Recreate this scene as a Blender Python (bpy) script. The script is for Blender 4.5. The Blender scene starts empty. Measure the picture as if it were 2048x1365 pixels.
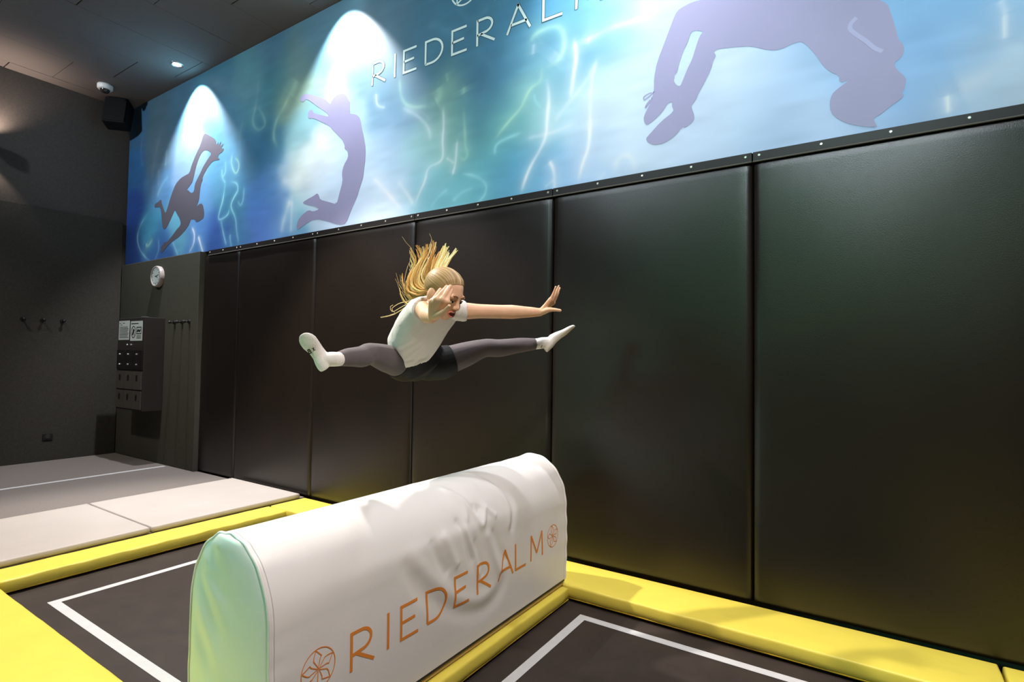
import bpy, bmesh, math, random
import numpy as np
from mathutils import Vector, Matrix
from mathutils.geometry import tessellate_polygon
random.seed(7); rng = np.random.default_rng(7)
scene = bpy.context.scene
COL = scene.collection
R = math.radians

# ------------------------------------------------------------------ camera
cam_data = bpy.data.cameras.new('camera')
cam_data.sensor_width = 36.0
cam_data.lens = 1098.86 * 36.0 / 2048.0
cam_data.clip_start = 0.05
cam = bpy.data.objects.new('camera', cam_data); COL.objects.link(cam)
_yaw, _pit, _rol = R(33.380), R(1.871), R(0.846)
_F = Vector((-math.sin(_yaw)*math.cos(_pit), math.cos(_yaw)*math.cos(_pit), math.sin(_pit)))
_R = Vector((math.cos(_yaw), math.sin(_yaw), 0)); _U = _R.cross(_F)
_R, _U = _R*math.cos(_rol)+_U*math.sin(_rol), -_R*math.sin(_rol)+_U*math.cos(_rol)
m = Matrix((_R, _U, -_F)).transposed().to_4x4(); m.translation = Vector((0, -3, 1.29))
cam.matrix_world = m
scene.camera = cam
VR, VU, VF = _R.copy(), _U.copy(), _F.copy()

# ------------------------------------------------------------------ world, exposure, room lights
CEIL = 4.318
w = bpy.data.worlds.new('world'); scene.world = w; w.use_nodes = True
w.node_tree.nodes['Background'].inputs[0].default_value = (0.9, 0.95, 1.0, 1)
w.node_tree.nodes['Background'].inputs[1].default_value = 0.0
scene.view_settings.view_transform = 'Standard'
scene.view_settings.look = 'None'
scene.view_settings.gamma = 1.0
scene.view_settings.use_curve_mapping = False
scene.view_settings.exposure = 0.2

def spot(name, loc, target, watt, color, size, blend, radius=0.06):
    l = bpy.data.lights.new(name, 'SPOT'); l.energy = watt; l.color = color
    l.spot_size = R(size); l.spot_blend = blend; l.shadow_soft_size = radius
    o = bpy.data.objects.new(name, l); COL.objects.link(o); o.location = loc
    d = Vector(target) - Vector(loc)
    o.rotation_euler = d.to_track_quat('-Z', 'Y').to_euler()
    return o
def area(name, loc, target, watt, color, sx, sy):
    l = bpy.data.lights.new(name, 'AREA'); l.energy = watt; l.color = color
    l.shape = 'RECTANGLE'; l.size = sx; l.size_y = sy
    o = bpy.data.objects.new(name, l); COL.objects.link(o); o.location = loc
    d = Vector(target) - Vector(loc)
    o.rotation_euler = d.to_track_quat('-Z', 'Y').to_euler()
    return o
LAMPS = []          # key lamp and added fill lamps whose fittings are built further down: (x, y, kind)
# key lamp above the landing, up and behind the jumper
spot('key_spot', (-4.0, -1.45, CEIL-0.03), (-3.0, -1.65, 0.0), 900, (1.0, 0.92, 0.85), 84, 0.4, 0.05)
LAMPS.append((-4.0, -1.45))
# added fill lamp over the camera side of the hall
spot('hall_fill', (0.5, -2.3, CEIL-0.03), (0.0, -1.9, 0.0), 740, (1.0, 0.89, 0.82), 92, 0.5, 0.25)
LAMPS.append((0.5, -2.3))
spot('landing_fill', (-6.3, -2.4, CEIL-0.03), (-6.2, -2.0, 0.0), 250, (1.0, 0.92, 0.85), 92, 0.6, 0.15)  # added fill lamp to brighten the grey landing
LAMPS.append((-6.3, -2.4))
spot('entry_fill', (-2.6, -3.4, CEIL-0.03), (-2.6, -3.0, 0.0), 70, (1.0, 0.93, 0.86), 84, 0.6, 0.15)  # added fill lamp above the near walkway
LAMPS.append((-2.6, -3.4))
# coloured effect lamps
spot('teal_spot', (-5.4, -6.0, 2.6), (-1.75, -2.0, 0.55), 500, (0.08, 1.0, 0.72), 27, 0.8, 0.7)
for _x in (-1.6, 0.5):
    spot('green_spot', (_x, -6.6, CEIL-0.35), (_x*0.5, 0.0, 2.2), 85, (0.12, 1.0, 0.40), 30, 0.9, 0.6)
# added fill spots without fittings, brightening the long mural
for _x in (-6.6, -4.4, -2.2, 0.0):
    spot('mural_fill', (_x, -3.1, CEIL-0.05), (_x-0.1, 0.0, 3.45), {-6.6: 240, -4.4: 300, -2.2: 370, 0.0: 440}[_x], (0.80, 0.92, 1.0), 78, 1.0, 0.10)
# wall washers over the mural
WASH = [-6.07, -3.68, -1.24, 1.2]
for _x in WASH:
    spot('mural_washer', (_x, -0.233, CEIL-0.02), (_x, 0.0, CEIL-0.02-0.233/math.tan(R(19))), {-6.07: 420, -3.68: 240, -1.24: 150, 1.2: 150}[_x], (0.95, 0.96, 1.0), 92, 0.5, 0.03)
# wall sconce just left of the frame: one beam up, one beam down
SCX, SCY, SCZ = -7.60, -1.27, 3.44
spot('sconce_up', (SCX, SCY, SCZ+0.07), (SCX-0.02, SCY, 5), 40, (1.0, 0.80, 0.68), 120, 1.0, 0.02)
spot('sconce_down', (SCX, SCY, SCZ-0.07), (SCX-0.02, SCY, 1), 12, (1.0, 0.84, 0.72), 80, 0.5, 0.02)

# ------------------------------------------------------------------ materials
def lin(c):
    return tuple(((x/255.0)/12.92 if x/255.0 <= 0.04045 else ((x/255.0+0.055)/1.055)**2.4) for x in c)
def mat(name, rgb, rough=0.6, spec=0.4, metal=0.0, noise=0.0, nscale=40.0, bump=0.0, bscale=200.0, rgb2=None, coords='Object', sheen=0.0, sss=0.0):
    M = bpy.data.materials.new(name); M.use_nodes = True
    nt = M.node_tree; b = nt.nodes['Principled BSDF']
    b.inputs['Base Color'].default_value = (*rgb, 1)
    b.inputs['Roughness'].default_value = rough
    b.inputs['Specular IOR Level'].default_value = spec
    b.inputs['Metallic'].default_value = metal
    if sheen: b.inputs['Sheen Weight'].default_value = sheen
    if sss:
        b.inputs['Subsurface Weight'].default_value = sss
        b.inputs['Subsurface Radius'].default_value = (0.012, 0.005, 0.003)
        b.inputs['Subsurface Scale'].default_value = 1.0
    tc = nt.nodes.new('ShaderNodeTexCoord')
    if noise > 0 or rgb2:
        n = nt.nodes.new('ShaderNodeTexNoise'); n.inputs['Scale'].default_value = nscale
        n.inputs['Detail'].default_value = 5
        nt.links.new(tc.outputs[coords], n.inputs['Vector'])
        r = nt.nodes.new('ShaderNodeValToRGB')
        r.color_ramp.elements[0].position = 0.3; r.color_ramp.elements[1].position = 0.7
        c1 = tuple(x*(1-noise) for x in rgb); c2 = rgb2 if rgb2 else tuple(min(1, x*(1+noise)) for x in rgb)
        r.color_ramp.elements[0].color = (*c1, 1); r.color_ramp.elements[1].color = (*c2, 1)
        nt.links.new(n.outputs['Fac'], r.inputs['Fac']); nt.links.new(r.outputs['Color'], b.inputs['Base Color'])
    if bump > 0:
        n2 = nt.nodes.new('ShaderNodeTexNoise'); n2.inputs['Scale'].default_value = bscale
        n2.inputs['Detail'].default_value = 4
        nt.links.new(tc.outputs[coords], n2.inputs['Vector'])
        bp = nt.nodes.new('ShaderNodeBump'); bp.inputs['Strength'].default_value = bump
        bp.inputs['Distance'].default_value = 0.01
        nt.links.new(n2.outputs['Fac'], bp.inputs['Height']); nt.links.new(bp.outputs['Normal'], b.inputs['Normal'])
    return M
def emit(name, rgb, s):
    M = bpy.data.materials.new(name); M.use_nodes = True
    b = M.node_tree.nodes['Principled BSDF']
    b.inputs['Base Color'].default_value = (*rgb, 1)
    b.inputs['Emission Color'].default_value = (*rgb, 1); b.inputs['Emission Strength'].default_value = s
    return M
def attr_mat(name, rough=0.5, spec=0.25):
    M = bpy.data.materials.new(name); M.use_nodes = True
    nt = M.node_tree; b = nt.nodes['Principled BSDF']
    a = nt.nodes.new('ShaderNodeAttribute'); a.attribute_name = 'print'
    nt.links.new(a.outputs['Color'], b.inputs['Base Color'])
    b.inputs['Roughness'].default_value = rough; b.inputs['Specular IOR Level'].default_value = spec
    return M

M = {}
M['pad'] = mat('black_vinyl', (0.0100, 0.0065, 0.0046), 0.34, 0.60, noise=0.15, nscale=3, bump=0.12, bscale=320)
M['batten'] = mat('batten_vinyl', (0.008, 0.006, 0.005), 0.5, 0.35)
M['screw'] = mat('screw_metal', (0.75, 0.74, 0.7), 0.3, 0.5, metal=0.6)
M['felt'] = mat('grey_felt', (0.062, 0.060, 0.045), 0.9, 0.15, noise=0.18, nscale=120, bump=0.2, bscale=500)
M['feltedge'] = mat('pale_felt_edge', (0.10, 0.095, 0.08), 0.8, 0.2)
M['darkwall'] = mat('dark_wall_paint', (0.072, 0.062, 0.055), 0.8, 0.2, noise=0.12, nscale=60, bump=0.1, bscale=250)
M['darkpanel'] = mat('dark_wall_panel', (0.045, 0.042, 0.035), 0.8, 0.2, noise=0.15, nscale=60)
M['ceil'] = mat('ceiling_board', (0.155, 0.135, 0.125), 0.85, 0.2, noise=0.10, nscale=150, bump=0.15, bscale=400)
M['ceilgap'] = mat('ceiling_void', (0.01, 0.01, 0.01), 0.9, 0.1)
M['yellow'] = mat('yellow_vinyl', (0.68, 0.555, 0.078), 0.42, 0.4, noise=0.04, nscale=6, bump=0.06, bscale=60)
M['yellowdark'] = mat('yellow_piping', (0.62, 0.42, 0.03), 0.5, 0.3)
M['barrel'] = mat('white_vinyl', (0.83, 0.81, 0.795), 0.36, 0.45, noise=0.015, nscale=8, bump=0.05, bscale=45)
M['seam'] = mat('seam_thread', (0.52, 0.50, 0.48), 0.6, 0.3)
M['orange'] = mat('orange_print', (0.80, 0.27, 0.045), 0.45, 0.35)
M['bed'] = mat('trampoline_mesh', (0.030, 0.021, 0.0165), 0.6, 0.35, noise=0.18, nscale=9, bump=0.15, bscale=500)
M['tape'] = mat('white_tape', (0.50, 0.50, 0.50), 0.6, 0.3, noise=0.04, nscale=20)
M['black'] = mat('black_plastic', (0.012, 0.011, 0.011), 0.45, 0.4)
M['speakerm'] = mat('speaker_black', (0.006, 0.006, 0.006), 0.7, 0.2)
M['whitemat'] = mat('white_mat_vinyl', (0.42, 0.38, 0.35), 0.5, 0.35, noise=0.03, nscale=4, bump=0.08, bscale=20)
M['carpet'] = mat('grey_floor', (0.17, 0.15, 0.137), 0.85, 0.2, noise=0.14, nscale=140, bump=0.2, bscale=400)
M['base'] = mat('dark_floor_base', (0.03, 0.028, 0.026), 0.8, 0.2)
M['tanstrip'] = mat('tan_strip', (0.50, 0.34, 0.12), 0.6, 0.3)
M['whiteplastic'] = mat('white_plastic', (0.8, 0.79, 0.77), 0.4, 0.4)
M['glassdark'] = mat('smoked_dome', (0.02, 0.018, 0.016), 0.08, 0.6)
M['lamp'] = emit('lamp_lens', (1.0, 0.97, 0.92), 14.0)
M['chrome'] = mat('chrome', (0.8, 0.8, 0.8), 0.2, 0.5, metal=0.9)
M['locker'] = mat('dark_locker', (0.035, 0.031, 0.028), 0.5, 0.35)
M['lockerdoor'] = mat('grey_locker_door', (0.075, 0.07, 0.062), 0.55, 0.3)
M['paper'] = mat('white_paper', (0.62, 0.70, 0.66), 0.7, 0.2)
M['ink'] = mat('black_ink', (0.02, 0.025, 0.022), 0.7, 0.2)
M['clockface'] = mat('clock_face', (0.72, 0.80, 0.75), 0.5, 0.3)
M['clockrim'] = mat('clock_rim', (0.34, 0.30, 0.28), 0.35, 0.5)
M['mural'] = attr_mat('mural_print')
M['letters'] = mat('pale_letter', (0.52, 0.66, 0.62), 0.45, 0.3)
M['letterborder'] = mat('letter_outline', (0.03, 0.09, 0.12), 0.5, 0.25)
M['skin'] = mat('skin', (0.80, 0.49, 0.32), 0.5, 0.35, noise=0.04, nscale=25, sss=0.12)
M['shirt'] = mat('white_cotton', (0.82, 0.79, 0.76), 0.85, 0.2, noise=0.02, nscale=30, bump=0.15, bscale=60)
M['legging'] = mat('grey_legging', (0.115, 0.098, 0.105), 0.8, 0.25, noise=0.08, nscale=160, sheen=0.15)
M['hip_layer'] = mat('black_hip_cloth', (0.012, 0.011, 0.012), 0.65, 0.25)
M['sock'] = mat('white_sock', (0.83, 0.80, 0.77), 0.9, 0.15, noise=0.02, nscale=60, bump=0.2, bscale=140)
M['hair'] = mat('blonde_hair', (0.42, 0.235, 0.07), 0.42, 0.5, rgb2=(0.78, 0.52, 0.21), nscale=22)
M['haircap'] = mat('slick_hair', (0.34, 0.22, 0.095), 0.40, 0.5, rgb2=(0.55, 0.37, 0.17), nscale=30)
M['parting'] = mat('parting', (0.75, 0.52, 0.33), 0.6, 0.3)
M['eye'] = mat('eye_white', (0.75, 0.70, 0.66), 0.25, 0.5)
M['iris'] = mat('iris', (0.05, 0.03, 0.02), 0.2, 0.5)
M['brow'] = mat('brow', (0.20, 0.10, 0.04), 0.7, 0.2)
M['mouth'] = mat('mouth_inside', (0.13, 0.015, 0.012), 0.5, 0.3)
M['lip'] = mat('lip', (0.62, 0.20, 0.14), 0.4, 0.4)

# ------------------------------------------------------------------ helpers
def link(name, me, parent=None, material=None):
    o = bpy.data.objects.new(name, me); COL.objects.link(o)
    if material is not None and me is not None:
        me.materials.clear(); me.materials.append(material)
    if parent is not None: o.parent = parent
    return o
def from_bm(name, bm, material, parent=None, smooth=False, bevel=0.0, seg=2):
    bmesh.ops.recalc_face_normals(bm, faces=bm.faces)
    if bevel > 0:
        es = [e for e in bm.edges if len(e.link_faces) == 2 and e.calc_face_angle(0) > 0.6]
        bmesh.ops.bevel(bm, geom=es, offset=bevel, segments=seg, affect='EDGES', profile=0.5)
    me = bpy.data.meshes.new(name); bm.to_mesh(me); bm.free()
    if smooth:
        me.polygons.foreach_set('use_smooth', [True]*len(me.polygons))
    return link(name, me, parent, material)
def add_box(bm, lo, hi):
    vs = [bm.verts.new((x, y, z)) for x in (lo[0], hi[0]) for y in (lo[1], hi[1]) for z in (lo[2], hi[2])]
    for f in ((0,1,3,2), (4,6,7,5), (0,4,5,1), (2,3,7,6), (0,2,6,4), (1,5,7,3)):
        bm.faces.new([vs[i] for i in f])
def box(name, lo, hi, material, parent=None, bevel=0.0, seg=2):
    bm = bmesh.new(); add_box(bm, lo, hi)
    return from_bm(name, bm, material, parent, bevel=bevel, seg=seg, smooth=False)
def add_cyl(bm, p0, p1, r0, r1, n=20):
    p0 = Vector(p0); p1 = Vector(p1); d = (p1-p0).normalized()
    a = d.orthogonal().normalized(); b = d.cross(a)
    ra, rb = [], []
    for i in range(n):
        t = 2*math.pi*i/n; v = a*math.cos(t)+b*math.sin(t)
        ra.append(bm.verts.new(p0+v*r0)); rb.append(bm.verts.new(p1+v*r1))
    for i in range(n):
        j = (i+1) % n; bm.faces.new((ra[i], ra[j], rb[j], rb[i]))
    bm.faces.new(ra[::-1]); bm.faces.new(rb)
def cyl(name, p0, p1, r0, r1, material, parent=None, n=20, bevel=0.0):
    bm = bmesh.new(); add_cyl(bm, p0, p1, r0, r1, n)
    return from_bm(name, bm, material, parent, bevel=bevel)
def add_ball(bm, c, rad, u=16, v=10, mtx=None):
    rr = rad if hasattr(rad, '__len__') else (rad, rad, rad)
    T = Matrix.Translation(Vector(c)) @ (mtx.to_4x4() if mtx else Matrix.Identity(4)) @ Matrix.Diagonal((*rr, 1))
    bmesh.ops.create_uvsphere(bm, u_segments=u, v_segments=v, radius=1.0, matrix=T)
def thing(name, label, cat, loc=(0, 0, 0), group=None):
    o = bpy.data.objects.new(name, None); COL.objects.link(o); o.location = loc
    o['label'] = label; o['category'] = cat
    if group: o['group'] = group
    return o
def tag(o, label, cat, group=None):
    o['label'] = label; o['category'] = cat
    if group: o['group'] = group
    return o
def struct(o, label=None):
    o['kind'] = 'structure'
    if label: o['label'] = label
    return o
def into(o, root):
    """keep world coordinates of a mesh built in world space under a moved empty"""
    o.parent = root; o.matrix_parent_inverse = Matrix.Translation(root.location).inverted()
    return o
def smoothstep(a, b, x):
    t = np.clip((x-a)/(b-a), 0, 1); return t*t*(3-2*t)

# ------------------------------------------------------------------ room shell
XL, XR, YB = -7.724, 4.5, -7.5
struct(box('floor', (XL-0.1, YB-0.1, -0.42), (XR+0.1, 0.12, -0.30), M['base']), 'dark floor base under the trampolines')
fl = bpy.data.objects['floor']
ld = box('landing', (XL, YB, -0.30), (-4.085, -0.0, 0.08), M['carpet'], fl)
ld['label'] = 'grey landing floor at the far end'
nf = box('walkway', (-4.085, YB, -0.30), (XR, -2.75, 0.02), M['carpet'], fl)
nf['label'] = 'grey walkway floor on the near side'
box('floor_line', (-6.41, -6.0, 0.0795), (-6.35, -0.075, 0.0825), M['tape'], fl)['label'] = 'white line across the grey landing floor'
struct(box('wall_mural', (XL-0.1, 0.055, -0.30), (XR+0.1, 0.2, CEIL+0.15), M['darkwall']), 'long wall behind mural and pads')
wb = struct(box('wall_back', (XL-0.12, YB-0.1, -0.3), (XL, 0.2, CEIL+0.15), M['darkwall']), 'dark far end wall')
box('lower_panel', (XL, YB, 0.08), (XL+0.03, -0.042, 2.893), M['darkpanel'], wb, bevel=0.004)['label'] = 'darker lower panel of the end wall'
struct(box('wall_rear', (XL-0.1, YB-0.12, -0.3), (XR+0.1, YB, CEIL+0.15), M['darkwall']))
struct(box('wall_right', (XR, YB-0.1, -0.3), (XR+0.12, 0.2, CEIL+0.15), M['darkwall']))
# ceiling of staggered boards
ce = struct(box('ceiling', (XL-0.1, YB-0.1, CEIL+0.03), (XR+0.1, 0.2, CEIL+0.16), M['ceilgap']), 'dark board ceiling')
cw = 0.583; k = 0; x = -5.79
xs = [x + cw*i for i in range(-4, 18)]
for i in range(len(xs)-1):
    a = max(xs[i], XL); b = min(xs[i+1], XR)
    if b-a < 0.05: continue
    off = -0.115 - 0.36*((3-i) % 4)
    ys = [0.055] + [off - 1.45*j for j in range(7)]
    ys = [y for y in ys if y > YB] + [YB]
    wide = 0.006 if i % 2 else 0.009
    for j in range(len(ys)-1):
        if ys[j]-ys[j+1] < 0.03: continue
        dz = 0.0008*((i*7+j*3) % 4)
        box('ceiling_board', (a+0.0018, ys[j+1]+wide/2, CEIL+dz), (b-0.0018, ys[j]-wide/2, CEIL+0.035), M['ceil'], ce)
# grey felt cladding left of the pads
wc = struct(box('wall_cladding', (XL+0.03, -0.040, 0.08), (-5.865, 0.055, 2.366), M['felt'], bevel=0.006), 'grey felt cladding below the mural')
box('cladding_edge', (-5.8655, -0.041, 0.08), (-5.858, 0.05, 2.362), M['feltedge'], wc)['label'] = 'paler rounded edge of the felt cladding'

# ------------------------------------------------------------------ padded wall
seams = [-5.858, -5.205, -4.03, -2.862, -1.685, -0.515, 0.655, 1.825]
pl = ['narrow black wall pad next to the grey felt cladding', 'black wall pad right of the narrow one, far from camera',
      'black wall pad behind the raised sole of the jumper', 'black wall pad behind the hair and hips of the jumper',
      'black wall pad behind the far rounded end of the white block', 'widest looking black wall pad at the right of the picture',
      'black wall pad beyond the right picture edge']
pl[3] = 'black wall pad behind the outstretched leg of the jumper, left of the white block end'
pl[2] = 'black wall pad behind the white block and the hair of the jumper'
pl[1] = 'black wall pad left of the raised sock, right of the narrow pad'
pl = ['narrow black wall pad next to the grey felt cladding',
      'black wall pad between the narrow pad and the raised sole',
      'black wall pad behind the raised sole and bent leg of the jumper',
      'black wall pad behind the head, shirt and outstretched arm of the jumper',
      'black wall pad right of the jumper, behind the far end of the white block',
      'large black wall pad filling the right side of the picture',
      'black wall pad mostly beyond the right picture edge']
ZT = 2.362
for i in range(len(seams)-1):
    a, b = seams[i]+0.0025, seams[i+1]-0.0025
    t = thing('wall_pad', pl[i], 'wall pad', ((a+b)/2, 0, 0.08), 'black vinyl pads along the wall')
    # cushion: slightly pillowed vinyl slab
    nx, nz = 18, 30
    bm = bmesh.new(); z0, z1 = 0.083, ZT-0.036
    grid = []
    for iz in range(nz+1):
        row = []
        for ix in range(nx+1):
            fx = 0.5-0.5*math.cos(math.pi*ix/nx); fz = 0.5-0.5*math.cos(math.pi*iz/nz)
            px, pz = a+(b-a)*fx, z0+(z1-z0)*fz
            dx = min(px-a, b-px); dzz = min(pz-z0, z1-pz)
            rr = 0.022
            def rnd(d): return 0.0 if d >= rr else rr-math.sqrt(max(0, rr*rr-(rr-d)**2))
            y = 0.006 + rnd(dx)*0.8 + rnd(dzz)*0.9 - 0.010*math.sin(math.pi*fx)**0.6*math.sin(math.pi*fz)**0.6
            y += 0.0015*math.sin(px*9+i)*math.sin(pz*6+2*i)
            row.append(bm.verts.new((px, y, pz)))
        grid.append(row)
    for iz in range(nz):
        for ix in range(nx):
            bm.faces.new((grid[iz][ix], grid[iz][ix+1], grid[iz+1][ix+1], grid[iz+1][ix]))
    rim = [grid[0][ix] for ix in range(nx+1)] + [grid[iz][nx] for iz in range(1, nz+1)] + [grid[nz][ix] for ix in range(nx-1, -1, -1)] + [grid[iz][0] for iz in range(nz-1, 0, -1)]
    back = [bm.verts.new((v.co.x, 0.053, v.co.z)) for v in rim]
    for q in range(len(rim)):
        q2 = (q+1) % len(rim); bm.faces.new((rim[q], back[q], back[q2], rim[q2]))
    bm.faces.new(back)
    into(from_bm('cushion', bm, M['pad'], smooth=True), t)
    # flat batten over the cushion edge, with its screws
    ra = a if i else a+0.09
    into(box('batten', (ra, -0.004, ZT-0.040), (b, 0.05, ZT+0.006), M['batten'], bevel=0.002), t)
    into(cyl('piping', (ra, -0.003, ZT-0.043), (b, -0.003, ZT-0.043), 0.0045, 0.0045, M['feltedge'], n=8), t)
    n = 5 if i else 3
    for s in range(n):
        sx = ra+0.03 + (b-ra-0.06)*s/(n-1)
        bm = bmesh.new(); add_cyl(bm, (sx, -0.0035, ZT-0.014), (sx, -0.0075, ZT-0.014), 0.0075, 0.005, 10)
        into(from_bm('screw', bm, M['screw']), t)
# ------------------------------------------------------------------ mural (flat print on the wall)
MX0, MX1, MZ0, MZ1 = -7.712, 1.9, 2.364, CEIL-0.001
CP = [  # print colours at wall points (x, z, r, g, b)
(-7.64,3.991,70,112,148),(-7.609,3.61,58,112,168),(-7.558,2.983,52,88,165),(-7.617,2.558,42,70,130),(-6.94,4.048,82,112,128),(-6.936,3.663,92,120,140),
(-6.999,3.203,80,125,168),(-7.092,2.802,66,138,170),(-6.825,2.481,58,98,158),(-6.593,4.11,75,115,140),(-6.237,3.413,120,150,185),(-6.081,2.949,100,150,195),
(-6.441,2.722,100,165,192),(-5.953,2.556,85,135,195),(-5.752,4.116,68,118,140),(-5.533,3.642,72,122,148),(-5.49,3.22,88,148,182),(-5.304,2.834,66,128,160),
(-5.56,2.511,52,86,155),(-5.196,2.47,70,125,170),(-5.108,4.045,84,134,146),(-4.919,3.65,72,128,145),(-4.983,3.273,56,112,145),(-4.876,2.818,62,112,178),
(-4.859,2.48,80,118,192),(-4.784,4.197,76,116,138),(-4.684,3.784,66,122,135),(-4.738,3.272,46,106,140),(-4.684,2.977,72,132,192),(-4.629,2.64,74,118,192),
(-4.387,3.938,100,135,138),(-4.447,3.629,140,165,145),(-4.358,3.286,130,178,186),(-4.42,3.023,210,228,224),(-4.233,2.899,225,236,230),(-4.401,2.608,140,200,215),
(-4.505,2.438,105,155,215),(-3.993,2.944,230,238,242),(-3.917,2.714,200,220,240),(-4.042,4.151,88,128,145),(-3.609,2.999,198,224,245),(-3.467,2.398,200,220,245),
(-3.254,2.929,190,215,236),(-3.241,2.527,214,232,248),(-3.172,3.87,74,108,124),(-3.363,3.644,110,140,155),(-3.267,3.333,105,142,160),(-3.095,3.133,112,148,178),
(-2.8,3.75,64,108,130),(-2.889,3.316,68,112,134),(-2.557,3.745,62,112,134),(-2.55,3.447,58,108,130),(-2.733,3.087,74,122,130),(-2.59,3.164,120,165,145),
(-2.775,2.833,150,200,200),(-2.582,2.831,142,196,176),(-2.924,2.71,190,215,240),(-2.672,2.628,125,190,205),(-2.527,2.494,128,200,212),(-2.326,3.596,58,106,130),
(-2.276,3.261,62,112,140),(-2.272,3.084,62,112,145),(-2.313,2.952,92,158,165),(-2.265,2.731,86,148,160),(-2.098,2.8,110,182,172),(-2.304,2.528,116,194,206),
(-2.055,2.655,92,168,190),(-1.973,2.573,82,148,190),(-1.894,2.459,118,190,220),(-2.114,3.632,66,122,145),(-1.911,3.496,66,128,160),(-1.946,3.237,72,128,155),
(-1.756,3.314,110,165,180),(-1.715,3.041,138,188,190),(-1.863,2.915,118,180,180),(-1.712,2.782,178,218,220),(-1.708,2.556,128,190,226),(-1.565,2.451,148,195,236),
(-1.612,3.398,84,150,190),(-1.539,3.152,108,170,210),(-1.434,2.874,188,220,236),(-1.366,2.674,212,230,242),(-1.429,2.442,190,214,246),(-1.269,2.563,204,224,246),
(-1.372,3.288,140,190,230),(-1.211,3.056,214,230,248),(-1.117,2.648,214,230,248),(-0.779,2.572,204,221,248),(-0.527,2.646,198,221,248),(-0.297,2.513,190,214,248),
(-0.65,2.811,216,230,248),(-0.297,2.764,188,213,245),(-0.086,2.872,160,200,240),(-0.527,3.068,190,215,245),(0.199,2.848,122,184,230),(0.197,2.69,128,174,230),
(0.16,2.428,168,204,246),(0.283,2.509,128,170,226),(0.285,2.774,138,190,236),(0.45,2.72,168,210,236),(0.448,2.55,204,225,241),(0.365,2.379,198,221,246),
(0.493,2.432,214,231,245),(0.417,2.645,148,190,230),(-0.048,2.372,195,216,248),(-0.917,3.141,190,215,240),(-1.059,2.837,214,230,248),(-3.62,3.295,170,200,230),
]
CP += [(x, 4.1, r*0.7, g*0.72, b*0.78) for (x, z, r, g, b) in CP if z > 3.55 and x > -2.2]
CP += [(0.9, 2.6, 205, 225, 245), (0.9, 3.4, 130, 180, 230), (1.5, 2.7, 150, 190, 230), (1.5, 3.6, 80, 130, 170), (0.9, 4.1, 70, 120, 150)]
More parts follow.
